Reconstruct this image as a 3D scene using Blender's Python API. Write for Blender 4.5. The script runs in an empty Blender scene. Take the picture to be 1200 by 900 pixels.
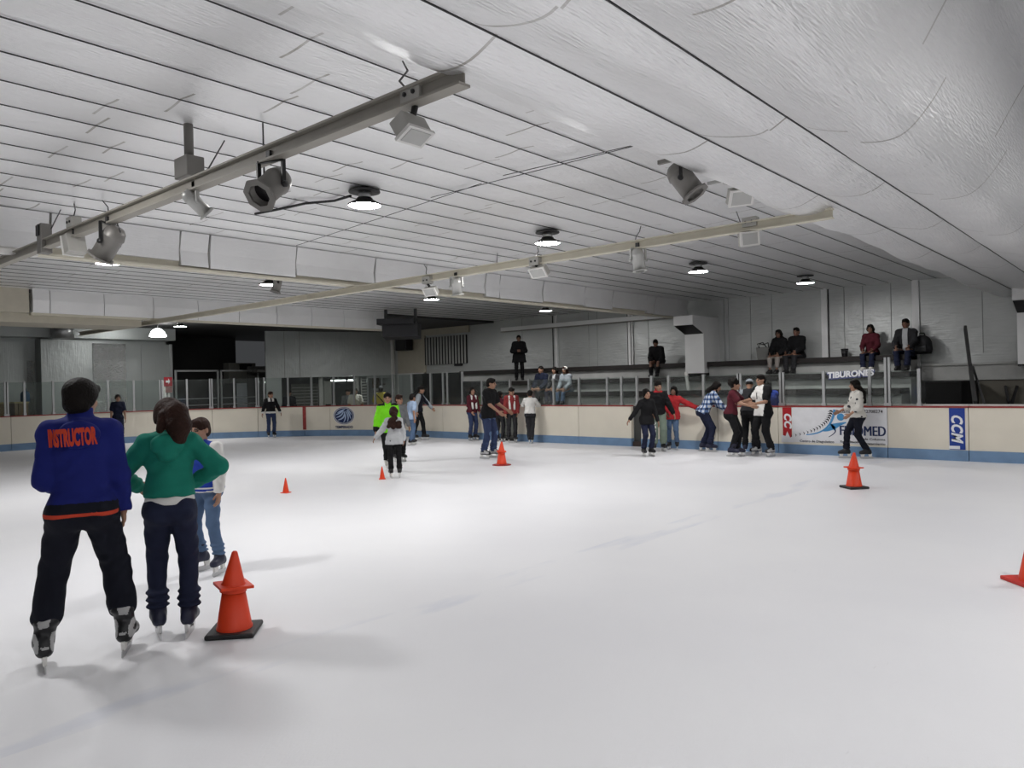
import bpy, bmesh, math, random
import numpy as np
from mathutils import Vector, Matrix
from mathutils.bvhtree import BVHTree

random.seed(7)
SC = bpy.context.scene
COL = SC.collection
PI = math.pi

# ------------------------------------------------------------------ camera (the photographer stands on the ice)
HC = 1.66
FPX = 881.0
CAMR = np.array([[0.75266606, 0.01620242, 0.65820308],
                 [0.65798484, 0.01709052, -0.75283721],
                 [-0.02344681, 0.99972266, 0.0022025]])
cam_data = bpy.data.cameras.new('camera')
cam = bpy.data.objects.new('camera', cam_data)
COL.objects.link(cam)
m4 = Matrix([list(CAMR[i]) + [0.0] for i in range(3)] + [[0, 0, 0, 1]])
cam.matrix_world = Matrix.Translation((0, 0, HC)) @ m4
cam_data.sensor_width = 36.0
cam_data.lens = FPX / 1200.0 * 36.0
cam_data.clip_start = 0.05
cam_data.clip_end = 200
SC.camera = cam


def ray(x, y):
    return CAMR @ np.array([x - 600.0, -(y - 450.0), -FPX])


def on_z(x, y, z=0.0):
    d = ray(x, y); t = (z - HC) / d[2]
    return Vector((d[0] * t, d[1] * t, z))


def on_y(x, y, v):
    d = ray(x, y); t = v / d[1]
    return Vector((d[0] * t, v, HC + d[2] * t))


def on_x(x, y, v):
    d = ray(x, y); t = v / d[0]
    return Vector((v, d[1] * t, HC + d[2] * t))


def depth_of(p):
    return -(CAMR[0][2] * p[0] + CAMR[1][2] * p[1] + CAMR[2][2] * (p[2] - HC))


def horizon(x):
    return 448.05 - 0.02345 * (x - 600.0)


# ------------------------------------------------------------------ materials
MATS = {}


def mat(name, col, rough=0.6, metal=0.0, spec=0.4, var=0.06, vscale=6.0, bump=0.0, bscale=40.0, stretch=(1, 1, 1),
        emit=None, sheen=0.0):
    if name in MATS:
        return MATS[name]
    m = bpy.data.materials.new(name); m.use_nodes = True
    nt = m.node_tree; b = nt.nodes['Principled BSDF']
    b.inputs['Roughness'].default_value = rough
    b.inputs['Metallic'].default_value = metal
    b.inputs['Specular IOR Level'].default_value = spec
    if sheen:
        b.inputs['Sheen Weight'].default_value = sheen
    tc = nt.nodes.new('ShaderNodeTexCoord')
    mp = nt.nodes.new('ShaderNodeMapping'); mp.inputs['Scale'].default_value = stretch
    nt.links.new(tc.outputs['Object'], mp.inputs['Vector'])
    if var:
        n = nt.nodes.new('ShaderNodeTexNoise'); n.inputs['Scale'].default_value = vscale; n.inputs['Detail'].default_value = 4
        nt.links.new(mp.outputs[0], n.inputs['Vector'])
        mx = nt.nodes.new('ShaderNodeMix'); mx.data_type = 'RGBA'
        c = Vector(col)
        mx.inputs[6].default_value = (*[max(0, v * (1 - 2.0 * var)) for v in c], 1)
        mx.inputs[7].default_value = (*[min(1, v * (1 + 2.0 * var)) for v in c], 1)
        nt.links.new(n.outputs['Fac'], mx.inputs[0])
        nt.links.new(mx.outputs[2], b.inputs['Base Color'])
    else:
        b.inputs['Base Color'].default_value = (*col, 1)
    if bump:
        n2 = nt.nodes.new('ShaderNodeTexNoise'); n2.inputs['Scale'].default_value = bscale; n2.inputs['Detail'].default_value = 3
        nt.links.new(mp.outputs[0], n2.inputs['Vector'])
        bp = nt.nodes.new('ShaderNodeBump'); bp.inputs['Strength'].default_value = bump; bp.inputs['Distance'].default_value = 0.02
        nt.links.new(n2.outputs['Fac'], bp.inputs['Height'])
        nt.links.new(bp.outputs[0], b.inputs['Normal'])
    if emit:
        b.inputs['Emission Color'].default_value = (*emit[0], 1)
        b.inputs['Emission Strength'].default_value = emit[1]
    MATS[name] = m
    return m


def cloth(name, col, rough=0.85):
    return mat('cloth_' + name, col, rough=rough, spec=0.2, var=0.08, vscale=9, bump=0.35, bscale=14)


def mnode(nt, op, a, b=None):
    n = nt.nodes.new('ShaderNodeMath'); n.operation = op
    for i, v in enumerate((a, b)):
        if v is None:
            continue
        if isinstance(v, (int, float)):
            n.inputs[i].default_value = v
        else:
            nt.links.new(v, n.inputs[i])
    return n.outputs[0]


def ice_material():
    m = bpy.data.materials.new('skated_ice'); m.use_nodes = True
    nt = m.node_tree; b = nt.nodes['Principled BSDF']
    tc = nt.nodes.new('ShaderNodeTexCoord')
    sep = nt.nodes.new('ShaderNodeSeparateXYZ'); nt.links.new(tc.outputs['Object'], sep.inputs[0])
    n1 = nt.nodes.new('ShaderNodeTexNoise'); n1.inputs['Scale'].default_value = 0.35; n1.inputs['Detail'].default_value = 6
    nt.links.new(tc.outputs['Object'], n1.inputs['Vector'])
    r1 = nt.nodes.new('ShaderNodeValToRGB')
    r1.color_ramp.elements[0].position = 0.3; r1.color_ramp.elements[0].color = (0.785, 0.785, 0.81, 1)
    r1.color_ramp.elements[1].position = 0.72; r1.color_ramp.elements[1].color = (0.865, 0.865, 0.875, 1)
    nt.links.new(n1.outputs['Fac'], r1.inputs[0])
    # worn hockey line under the ice
    d = mnode(nt, 'ABSOLUTE', mnode(nt, 'ADD', sep.outputs[0], 4.2))
    band = mnode(nt, 'LESS_THAN', d, 0.16)
    mp = nt.nodes.new('ShaderNodeMapping'); mp.inputs['Scale'].default_value = (3.2, 0.9, 1)
    nt.links.new(tc.outputs['Object'], mp.inputs[0])
    n2 = nt.nodes.new('ShaderNodeTexNoise'); n2.inputs['Scale'].default_value = 1.1; n2.inputs['Detail'].default_value = 7
    nt.links.new(mp.outputs[0], n2.inputs['Vector'])
    r2 = nt.nodes.new('ShaderNodeValToRGB')
    r2.color_ramp.elements[0].position = 0.50; r2.color_ramp.elements[0].color = (0, 0, 0, 1)
    r2.color_ramp.elements[1].position = 0.66; r2.color_ramp.elements[1].color = (0.32, 0.32, 0.32, 1)
    nt.links.new(n2.outputs['Fac'], r2.inputs[0])
    fac = mnode(nt, 'MULTIPLY', band, r2.outputs[0])
    mx = nt.nodes.new('ShaderNodeMix'); mx.data_type = 'RGBA'
    nt.links.new(fac, mx.inputs[0]); nt.links.new(r1.outputs[0], mx.inputs[6]); mx.inputs[7].default_value = (0.52, 0.56, 0.68, 1)
    # short dark skate nicks
    mp3 = nt.nodes.new('ShaderNodeMapping'); mp3.inputs['Scale'].default_value = (9, 1.6, 1); mp3.inputs['Rotation'].default_value = (0, 0, 0.8)
    nt.links.new(tc.outputs['Object'], mp3.inputs[0])
    n3 = nt.nodes.new('ShaderNodeTexNoise'); n3.inputs['Scale'].default_value = 3.0; n3.inputs['Detail'].default_value = 8
    nt.links.new(mp3.outputs[0], n3.inputs['Vector'])
    r3 = nt.nodes.new('ShaderNodeValToRGB')
    r3.color_ramp.elements[0].position = 0.72; r3.color_ramp.elements[0].color = (0, 0, 0, 1)
    r3.color_ramp.elements[1].position = 0.80; r3.color_ramp.elements[1].color = (0.5, 0.5, 0.5, 1)
    nt.links.new(n3.outputs['Fac'], r3.inputs[0])
    mx2 = nt.nodes.new('ShaderNodeMix'); mx2.data_type = 'RGBA'
    nt.links.new(r3.outputs[0], mx2.inputs[0]); nt.links.new(mx.outputs[2], mx2.inputs[6]); mx2.inputs[7].default_value = (0.6, 0.6, 0.62, 1)
    nt.links.new(mx2.outputs[2], b.inputs['Base Color'])
    b.inputs['Roughness'].default_value = 0.42
    b.inputs['Specular IOR Level'].default_value = 0.22
    n4 = nt.nodes.new('ShaderNodeTexNoise'); n4.inputs['Scale'].default_value = 30; n4.inputs['Detail'].default_value = 6
    nt.links.new(mp3.outputs[0], n4.inputs['Vector'])
    bp = nt.nodes.new('ShaderNodeBump'); bp.inputs['Strength'].default_value = 0.25; bp.inputs['Distance'].default_value = 0.01
    nt.links.new(n4.outputs['Fac'], bp.inputs['Height']); nt.links.new(bp.outputs[0], b.inputs['Normal'])
    return m


def foil_material(name, col, rough, metal, seam_axis=None, period=1.2, rib='Y', bumps=0.5, strip=0.52, tape=True, ribs=1.0):
    """Aluminium-faced insulation: fine ribs, soft dents and taped seams across the sheets."""
    m = bpy.data.materials.new(name); m.use_nodes = True
    nt = m.node_tree; b = nt.nodes['Principled BSDF']
    tc = nt.nodes.new('ShaderNodeTexCoord')
    sep = nt.nodes.new('ShaderNodeSeparateXYZ'); nt.links.new(tc.outputs['Object'], sep.inputs[0])
    n1 = nt.nodes.new('ShaderNodeTexNoise'); n1.inputs['Scale'].default_value = 0.9; n1.inputs['Detail'].default_value = 5
    nt.links.new(tc.outputs['Object'], n1.inputs['Vector'])
    mx = nt.nodes.new('ShaderNodeMix'); mx.data_type = 'RGBA'
    mx.inputs[6].default_value = (*[c * 0.86 for c in col], 1); mx.inputs[7].default_value = (*[min(1, c * 1.1) for c in col], 1)
    nt.links.new(n1.outputs['Fac'], mx.inputs[0])
    out = mx.outputs[2]
    if seam_axis is not None:
        # each strip between two wires has its own row of seams
        sid = mnode(nt, 'FLOOR', mnode(nt, 'DIVIDE', sep.outputs['X'], strip))
        off = mnode(nt, 'FRACT', mnode(nt, 'MULTIPLY', mnode(nt, 'SINE', mnode(nt, 'MULTIPLY', sid, 12.9898)), 43758.5))
        yy = mnode(nt, 'ADD', mnode(nt, 'DIVIDE', sep.outputs[seam_axis], period * 2.0), mnode(nt, 'MULTIPLY', off, 0.5))
        fr = mnode(nt, 'FRACT', yy)
        line = mnode(nt, 'LESS_THAN', mnode(nt, 'ABSOLUTE', mnode(nt, 'SUBTRACT', fr, 0.5)), 0.0045)
        nz = nt.nodes.new('ShaderNodeTexNoise'); nz.inputs['Scale'].default_value = 2.4
        nt.links.new(tc.outputs['Object'], nz.inputs['Vector'])
        msk = nt.nodes.new('ShaderNodeValToRGB')
        msk.color_ramp.elements[0].position = 0.42; msk.color_ramp.elements[0].color = (0.42, 0.42, 0.42, 1)
        msk.color_ramp.elements[1].position = 0.60; msk.color_ramp.elements[1].color = (0.75, 0.75, 0.75, 1)
        nt.links.new(nz.outputs['Fac'], msk.inputs[0])
        f = mnode(nt, 'MULTIPLY', line, msk.outputs[0])
        mx2 = nt.nodes.new('ShaderNodeMix'); mx2.data_type = 'RGBA'
        nt.links.new(f, mx2.inputs[0]); nt.links.new(out, mx2.inputs[6]); mx2.inputs[7].default_value = (0.28, 0.255, 0.215, 1)
        out = mx2.outputs[2]
    nt.links.new(out, b.inputs['Base Color'])
    b.inputs['Roughness'].default_value = rough
    b.inputs['Metallic'].default_value = metal
    # ribs
    mp = nt.nodes.new('ShaderNodeMapping')
    mp.inputs['Scale'].default_value = {'Y': (75, 7.5, 75), 'X': (2.2, 30, 22), 'Z': (26, 26, 1.6)}[rib]
    nt.links.new(tc.outputs['Object'], mp.inputs[0])
    n2 = nt.nodes.new('ShaderNodeTexNoise'); n2.inputs['Scale'].default_value = 1.0; n2.inputs['Detail'].default_value = 3
    nt.links.new(mp.outputs[0], n2.inputs['Vector'])
    n3 = nt.nodes.new('ShaderNodeTexNoise'); n3.inputs['Scale'].default_value = 2.2; n3.inputs['Detail'].default_value = 3
    nt.links.new(tc.outputs['Object'], n3.inputs['Vector'])
    h = mnode(nt, 'ADD', mnode(nt, 'MULTIPLY', n2.outputs['Fac'], 0.25 * ribs), mnode(nt, 'MULTIPLY', n3.outputs['Fac'], 0.9))
    bp = nt.nodes.new('ShaderNodeBump'); bp.inputs['Strength'].default_value = bumps; bp.inputs['Distance'].default_value = 0.05
    nt.links.new(h, bp.inputs['Height']); nt.links.new(bp.outputs[0], b.inputs['Normal'])
    return m


def glass_material():
    m = bpy.data.materials.new('rink_glass'); m.use_nodes = True
    nt = m.node_tree; nt.nodes.remove(nt.nodes['Principled BSDF'])
    out = nt.nodes['Material Output']
    tr = nt.nodes.new('ShaderNodeBsdfTransparent'); tr.inputs[0].default_value = (0.88, 0.915, 0.90, 1)
    gl = nt.nodes.new('ShaderNodeBsdfGlossy'); gl.inputs['Roughness'].default_value = 0.06; gl.inputs[0].default_value = (1, 1, 1, 1)
    df = nt.nodes.new('ShaderNodeBsdfDiffuse'); df.inputs[0].default_value = (0.7, 0.74, 0.72, 1)
    lw = nt.nodes.new('ShaderNodeFresnel'); lw.inputs['IOR'].default_value = 1.45
    nz = nt.nodes.new('ShaderNodeTexNoise'); nz.inputs['Scale'].default_value = 1.5
    m1 = nt.nodes.new('ShaderNodeMixShader'); m2 = nt.nodes.new('ShaderNodeMixShader')
    nt.links.new(mnode(nt, 'MULTIPLY', nz.outputs['Fac'], 0.07), m1.inputs[0])
    nt.links.new(tr.outputs[0], m1.inputs[1]); nt.links.new(df.outputs[0], m1.inputs[2])
    nt.links.new(lw.outputs[0], m2.inputs[0]); nt.links.new(m1.outputs[0], m2.inputs[1]); nt.links.new(gl.outputs[0], m2.inputs[2])
    nt.links.new(m2.outputs[0], out.inputs['Surface'])
    return m


# ------------------------------------------------------------------ object helpers
def link_mesh(name, me, material=None, parent=None, smooth=False):
    o = bpy.data.objects.new(name, me); COL.objects.link(o)
    if material is not None:
        for mm in (material if isinstance(material, (list, tuple)) else [material]):
            me.materials.append(mm)
    if smooth:
        me.polygons.foreach_set('use_smooth', [True] * len(me.polygons))
    if parent is not None:
        o.parent = parent
    return o


class MB:
    """collects primitives into ONE mesh"""
    def __init__(self):
        self.bm = bmesh.new()

    def box(self, lo, hi, M=None, mi=0):
        lo = Vector(lo); hi = Vector(hi)
        vs = [self.bm.verts.new(((M @ v) if M else v)) for v in
              [Vector((x, y, z)) for z in (lo.z, hi.z) for y in (lo.y, hi.y) for x in (lo.x, hi.x)]]
        for f in ((0, 2, 3, 1), (4, 5, 7, 6), (0, 1, 5, 4), (2, 6, 7, 3), (0, 4, 6, 2), (1, 3, 7, 5)):
            self.bm.faces.new([vs[i] for i in f]).material_index = mi
        return self

    def bar(self, a, b, w, h=None, up=(0, 0, 1), mi=0):
        """square bar from a to b"""
        a = Vector(a); b = Vector(b); h = h or w
        d = (b - a); L = d.length; d.normalize()
        up = Vector(up)
        if abs(d.dot(up)) > 0.98:
            up = Vector((0, 1, 0))
        s = d.cross(up).normalized(); u = s.cross(d)
        M = Matrix(((s.x, d.x, u.x, a.x), (s.y, d.y, u.y, a.y), (s.z, d.z, u.z, a.z), (0, 0, 0, 1)))
        return self.box((-w / 2, 0, -h / 2), (w / 2, L, h / 2), M, mi)

    def tube(self, pts, r, n=8, cap=True, mi=0):
        pts = [Vector(p) for p in pts]
        rs = r if isinstance(r, (list, tuple)) else [r] * len(pts)
        rings = []
        for i, p in enumerate(pts):
            d = (pts[min(i + 1, len(pts) - 1)] - pts[max(i - 1, 0)]).normalized()
            up = Vector((0, 0, 1)) if abs(d.z) < 0.9 else Vector((1, 0, 0))
            s = d.cross(up).normalized(); u = s.cross(d)
            rings.append([self.bm.verts.new(p + (s * math.cos(2 * PI * k / n) + u * math.sin(2 * PI * k / n)) * rs[i]) for k in range(n)])
        for A, B in zip(rings, rings[1:]):
            for k in range(n):
                f = self.bm.faces.new((A[k], A[(k + 1) % n], B[(k + 1) % n], B[k])); f.smooth = True; f.material_index = mi
        if cap:
            self.bm.faces.new(rings[0][::-1]).material_index = mi; self.bm.faces.new(rings[-1]).material_index = mi
        return self

    def lathe(self, prof, n=24, M=None, mi=0, closed=True):
        """prof: list of (r,z)"""
        rings = []
        for r, z in prof:
            if r < 1e-6:
                v = Vector((0, 0, z)); rings.append([self.bm.verts.new((M @ v) if M else v)])
            else:
                row = []
                for k in range(n):
                    v = Vector((r * math.cos(2 * PI * k / n), r * math.sin(2 * PI * k / n), z))
                    row.append(self.bm.verts.new((M @ v) if M else v))
                rings.append(row)
        for A, B in zip(rings, rings[1:]):
            for k in range(n):
                k2 = (k + 1) % n
                if len(A) == 1 and len(B) == 1:
                    continue
                vs = ([A[0], B[k2], B[k]] if len(A) == 1 else [A[k], A[k2], B[0]] if len(B) == 1 else [A[k], A[k2], B[k2], B[k]])
                f = self.bm.faces.new(vs); f.smooth = True; f.material_index = mi
        return self

    def prism(self, poly, lo, hi, axis='y', M=None, mi=0):
        """poly: 2D outline extruded along axis"""
        def P(a, b, t):
            v = {'y': Vector((a, t, b)), 'x': Vector((t, a, b)), 'z': Vector((a, b, t))}[axis]
            return (M @ v) if M else v
        A = [self.bm.verts.new(P(a, b, lo)) for a, b in poly]; B = [self.bm.verts.new(P(a, b, hi)) for a, b in poly]
        n = len(poly)
        self.bm.faces.new(A).material_index = mi; self.bm.faces.new(B[::-1]).material_index = mi
        for k in range(n):
            self.bm.faces.new((A[k], B[k], B[(k + 1) % n], A[(k + 1) % n])).material_index = mi
        return self

    def build(self, name, material=None, parent=None, bevel=0.0, sharp=True):
        bmesh.ops.recalc_face_normals(self.bm, faces=self.bm.faces[:])
        me = bpy.data.meshes.new(name); self.bm.to_mesh(me); self.bm.free()
        o = link_mesh(name, me, material, parent)
        if bevel:
            md = o.modifiers.new('bevel', 'BEVEL'); md.width = bevel; md.segments = 2; md.limit_method = 'ANGLE'; md.angle_limit = 0.6
        return o


def tag(o, label, cat, group=None):
    o['label'] = label; o['category'] = cat
    if group:
        o['group'] = group
    return o


def struct(o):
    o['kind'] = 'structure'
    return o


def empty(name, loc=(0, 0, 0), rz=0.0):
    o = bpy.data.objects.new(name, None); COL.objects.link(o)
    o.location = loc; o.rotation_euler = (0, 0, rz); o.empty_display_size = 0.1
    return o


def copy_tree(o, parent=None):
    c = o.copy(); COL.objects.link(c)
    if parent is not None:
        c.parent = parent
    for ch in list(o.children):
        copy_tree(ch, c)
    return c


def text_mesh(s, size=0.1, depth=0.003, offset=0.0, shear=0.0, sx=1.0, align='CENTER', spacing=1.0):
    cu = bpy.data.curves.new('text', 'FONT'); cu.body = s; cu.size = size; cu.extrude = depth; cu.offset = offset; cu.shear = shear
    cu.align_x = align; cu.align_y = 'CENTER'; cu.space_character = spacing; cu.resolution_u = 3
    o = bpy.data.objects.new('text', cu); COL.objects.link(o)
    dg = bpy.context.evaluated_depsgraph_get()
    me = bpy.data.meshes.new_from_object(o.evaluated_get(dg))
    bpy.data.objects.remove(o); bpy.data.curves.remove(cu)
    me.materials.clear()
    if sx != 1.0:
        me.transform(Matrix.Diagonal((sx, 1, 1, 1)))
    return me
# ------------------------------------------------------------------ shared materials
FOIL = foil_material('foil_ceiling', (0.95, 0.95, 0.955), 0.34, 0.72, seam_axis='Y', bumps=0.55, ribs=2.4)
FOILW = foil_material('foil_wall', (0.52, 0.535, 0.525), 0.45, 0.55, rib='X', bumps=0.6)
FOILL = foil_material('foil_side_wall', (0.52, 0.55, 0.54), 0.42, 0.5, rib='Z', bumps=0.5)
FOILC = foil_material('foil_crumpled', (0.80, 0.82, 0.82), 0.20, 0.9, rib='X', bumps=1.0, ribs=4.0)
FOILB = foil_material('foil_bulkhead', (0.86, 0.86, 0.855), 0.5, 0.3, rib='Y', bumps=0.5)
BEIGE = mat('painted_beige', (0.50, 0.465, 0.38), rough=0.6)
CREAMSTEEL = mat('cream_steel', (0.62, 0.585, 0.48), rough=0.5)
GREYSTEEL = mat('grey_steel', (0.25, 0.24, 0.22), rough=0.5)
DARK = mat('dark_plastic', (0.015, 0.015, 0.017), rough=0.5)
BLACKM = mat('black_metal', (0.02, 0.02, 0.02), rough=0.4)
CONC = mat('concrete', (0.17, 0.165, 0.155), rough=0.9, bump=0.3)
RISER = mat('riser_grey', (0.42, 0.425, 0.41), rough=0.85, var=0.12, vscale=3, bump=0.2)
SEATW = mat('dark_seat_wood', (0.016, 0.012, 0.011), rough=0.6)
ALU = mat('aluminium', (0.50, 0.51, 0.51), rough=0.35, metal=0.7)
WHITEP = mat('white_paint', (0.78, 0.77, 0.74), rough=0.5)
HDPE = mat('board_plastic', (0.80, 0.745, 0.63), rough=0.42, var=0.05, vscale=1.6)
KICK = mat('kick_blue', (0.17, 0.28, 0.44), rough=0.5, var=0.12, vscale=4)
REDCAP = mat('red_cap', (0.30, 0.045, 0.04), rough=0.5)
GLASS = glass_material()
WIRE = mat('wire_black', (0.03, 0.03, 0.03), rough=0.6)
EMIT = mat('lamp_diffuser', (0.9, 0.9, 0.9), emit=((1.0, 0.99, 0.985), 108.0), var=0)
SHADEFOIL = mat('shaded_hall_ceiling', (0.06, 0.06, 0.06), rough=0.6, metal=0.2)  # the hall ceiling's lack of light is put into a dark colour

# ------------------------------------------------------------------ board path (straight side, round corner, end)
RC, CX, CY = 8.0, -17.5, 8.0


def board_hit(px):
    """distance along the boards (from x=+6 on the long side) of the sight line in column px at the ice"""
    d = ray(px, 540.0)
    x = d[0] * 16.0 / d[1]
    if d[1] > 0 and x > CX:
        return 6.0 - x
    # arc
    a = d[0] ** 2 + d[1] ** 2; b = -2 * (d[0] * CX + d[1] * CY); c = CX ** 2 + CY ** 2 - RC ** 2
    t = (-b + math.sqrt(b * b - 4 * a * c)) / (2 * a)
    x, y = d[0] * t, d[1] * t
    if y > CY:
        ang = math.atan2(y - CY, x - CX)
        return 23.5 + RC * (ang - PI / 2)
    y = d[1] * (-25.5 / d[0])
    return 23.5 + RC * PI / 2 + (CY - y)


def board_pt(s, off=0.0):
    """(point, outward normal) at distance s; off moves outwards from the ice"""
    if s <= 23.5:
        return Vector((6.0 - s, 16.0 + off, 0)), Vector((0, 1, 0))
    L = RC * PI / 2
    if s <= 23.5 + L:
        a = PI / 2 + (s - 23.5) / RC
        n = Vector((math.cos(a), math.sin(a), 0))
        return Vector((CX, CY, 0)) + n * (RC + off), n
    return Vector((-25.5 - off, CY - (s - 23.5 - L), 0)), Vector((-1, 0, 0))


def sweep(s0, s1, prof, name, material, parent=None):
    """closed profile of (off,z) swept along the boards from s0 to s1"""
    n = max(1, int(abs(s1 - s0) / 0.35))
    bm = bmesh.new(); rings = []
    for i in range(n + 1):
        s = s0 + (s1 - s0) * i / n
        rings.append([bm.verts.new(board_pt(s, o)[0] + Vector((0, 0, z))) for o, z in prof])
    k = len(prof)
    for A, B in zip(rings, rings[1:]):
        for j in range(k):
            bm.faces.new((A[j], A[(j + 1) % k], B[(j + 1) % k], B[j]))
    bm.faces.new(rings[0]); bm.faces.new(rings[-1][::-1])
    bmesh.ops.recalc_face_normals(bm, faces=bm.faces[:])
    me = bpy.data.meshes.new(name); bm.to_mesh(me); bm.free()
    return link_mesh(name, me, material, parent)


# ------------------------------------------------------------------ floor
bm = bmesh.new()
S_END = 23.5 + RC * PI / 2 + 17.0
edge = [board_pt(s, 0.03)[0] for s in np.linspace(0, S_END, 120)]
edge += [Vector((6.0, CY - 17.0, 0))]
top = [bm.verts.new(p) for p in edge]; bot = [bm.verts.new(p - Vector((0, 0, 0.05))) for p in edge]
bm.faces.new(top[::-1]); bm.faces.new(bot)
for i in range(len(edge)):
    j = (i + 1) % len(edge); bm.faces.new((top[i], top[j], bot[j], bot[i]))
bmesh.ops.recalc_face_normals(bm, faces=bm.faces[:])
me = bpy.data.meshes.new('floor'); bm.to_mesh(me); bm.free()
struct(link_mesh('floor', me, ice_material()))
struct(MB().box((-33, -11, -0.2), (9, 23, -0.02)).build('floor_surround', CONC))

# ------------------------------------------------------------------ ceiling: foil sheets sagging between wires
rng = np.random.RandomState(3)


def cat(points, n=5):
    """smooth samples through control points"""
    P = [Vector((a, b)) for a, b in points]; out = []
    for i in range(len(P) - 1):
        p0 = P[max(i - 1, 0)]; p1 = P[i]; p2 = P[i + 1]; p3 = P[min(i + 2, len(P) - 1)]
        for k in range(n):
            t = k / n
            out.append(0.5 * ((2 * p1) + (p2 - p0) * t + (2 * p0 - 5 * p1 + 4 * p2 - p3) * t * t + (3 * p1 - p0 - 3 * p2 + p3) * t ** 3))
    out.append(P[-1])
    return [(p.x, p.y) for p in out]


def flat_strips(x0, x1, step, z):
    n = int(round(abs(x1 - x0) / step)); out = []; wires = []
    for i in range(n):
        a = x0 + (x1 - x0) * i / n; b = x0 + (x1 - x0) * (i + 1) / n
        if i > 0:
            wires.append((a, z))
        for k in range(6):
            t = k / 6; out.append((a + (b - a) * t, z, math.sin(PI * t), i))
    out.append((x1, z, 0.0, n))
    return out, wires


prof = []   # (x, z, sag weight, strip)
wires = []
p, w = flat_strips(-19.2, -11.15, 0.5, 4.0); prof += p; wires += w
prof += [(-11.1, 4.0, 0, 99), (-10.9, 4.0, 0, 99)]
p, w = flat_strips(-10.85, -3.75, 0.545, 4.0); prof += p; wires += w
belly = [(-3.74, 3.99), (-3.6, 3.95), (-3.45, 3.82), (-3.32, 3.62), (-3.18, 3.50), (-3.02, 3.42), (-2.8, 3.405), (-2.6, 3.47)]
for q in cat(belly, 4): prof.append((q[0], q[1], 0.0, 100))
for q in cat([(-2.6, 3.47), (-2.48, 3.42), (-2.3, 3.375), (-2.12, 3.365), (-1.95, 3.45)], 4)[1:]: prof.append((q[0], q[1], 0.0, 101))
for q in cat([(-1.95, 3.45), (-1.82, 3.34), (-1.62, 3.265), (-1.42, 3.235), (-1.28, 3.27), (-1.15, 3.40), (-1.05, 3.55), (-0.92, 3.78),
              (-0.80, 3.98), (-0.68, 4.14)], 4)[1:]: prof.append((q[0], q[1], 0.0, 102))
wires += [(-2.6, 3.47), (-1.95, 3.45)]
p, w = flat_strips(-0.66, 6.5, 0.55, 4.16); prof += p; wires += w
ys = np.arange(-10.5, 21.01, 0.35)
verts = []; faces = []
amp = {}
for j, y in enumerate(ys):
    for (x, z, sg, st) in prof:
        if st not in amp:
            amp[st] = (rng.uniform(0.008, 0.026), rng.uniform(0, 6.28), rng.uniform(0.6, 1.6), rng.uniform(0.0, 0.016))
        a, ph, fr, a2 = amp[st]
        zz = z - sg * (a + a2 * math.sin(fr * y + ph) + 0.006 * math.sin(3.1 * fr * y + 2 * ph))
        if st >= 100:
            wgt = min(abs(x + 2.6), abs(x + 1.95), abs(x + 3.7), 0.3) / 0.3
            zz += wgt * (0.022 * math.sin(1.3 * y + x * 2) + 0.012 * math.sin(3.7 * y + 1 + x * 4))
        verts.append((x, y, zz))
nx = len(prof)
for j in range(len(ys) - 1):
    for i in range(nx - 1):
        faces.append((j * nx + i, (j + 1) * nx + i, (j + 1) * nx + i + 1, j * nx + i + 1))
me = bpy.data.meshes.new('ceiling'); me.from_pydata(verts, [], faces)
ceil = link_mesh('ceiling', me, FOIL, smooth=True)
me.set_sharp_from_angle(angle=math.radians(25)); struct(ceil)
# roof deck above so no light leaks in
struct(MB().box((-33, -11, 4.3), (9, 23, 4.4)).build('ceiling_deck', CONC))
# wires that hold the sheets
wg = []
for (x, z) in wires:
    if x > 0.4:
        continue
    o = MB().bar((x, -6, z - 0.012), (x, 20.95, z - 0.012), 0.008).build('support_wire', WIRE)
    wg.append(o); tag(o, 'thin black wire running along the foil ceiling and holding up its sheets', 'wire', 'wires under the foil ceiling')

# ------------------------------------------------------------------ side hall, girders, bulkhead
struct(MB().box((-33, -11, 3.92), (-19.2, 22, 4.0)).build('ceiling_hall', SHADEFOIL))


def girder(x, name, y1, y2):
    g = MB()
    g.box((x - 0.1, y1, 3.44), (x + 0.1, y2, 3.47))
    g.box((x - 0.02, y1, 3.47), (x + 0.02, y2, 4.0))
    o = g.build(name, CREAMSTEEL); struct(o)
    y = y1; k = 0
    while y < y2 - 0.2:
        L = [1.65, 1.25, 1.7, 0.45, 1.5][k % 5]; e = min(y + L - 0.03, y2)
        lift = [0.06, 0.03, 0.09, 0.03, 0.02][k % 5]
        b = MB(); a = 0.03
        b.prism([(x + 0.025, 4.0), (x + 0.11 + a, 3.99), (x + 0.07 + a * (k % 2), 3.72), (x + 0.10, 3.47 + lift), (x + 0.025, 3.47 + lift)], y, e, 'y')
        b.build('foil_sheet', FOILB, o)
        y += L; k += 1
    return o


girder(-11.0, 'trim_1', -6.0, 20.6)
tray = MB().box((-10.93, -3, 3.40), (-10.76, 3.25, 3.455)).box((-10.93, -3, 3.40), (-10.915, 3.25, 3.50)).build('cable_tray', WHITEP)
tag(tray, 'white cable tray along the bottom of the foil girder at the left edge', 'tray')

# foil bulkhead at the side hall
bk = MB(); y = 5.62; k = 0
bko = MB().box((-19.3, 5.6, 3.42), (-19.1, 15.7, 3.47)).build('trim_2', CREAMSTEEL); struct(bko)
while y < 15.6:
    L = [0.35, 1.15, 1.15, 1.15, 1.2][k % 5] if k < 1 else 1.15
    e = min(y + L - 0.015, 15.7)
    MB().prism([(-19.25, 4.0), (-19.06, 4.0), (-19.02, 3.75), (-19.05, 3.47), (-19.25, 3.47)], y, e, 'y').build('foil_sheet', FOILB, bko)
    y += L; k += 1
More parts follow.
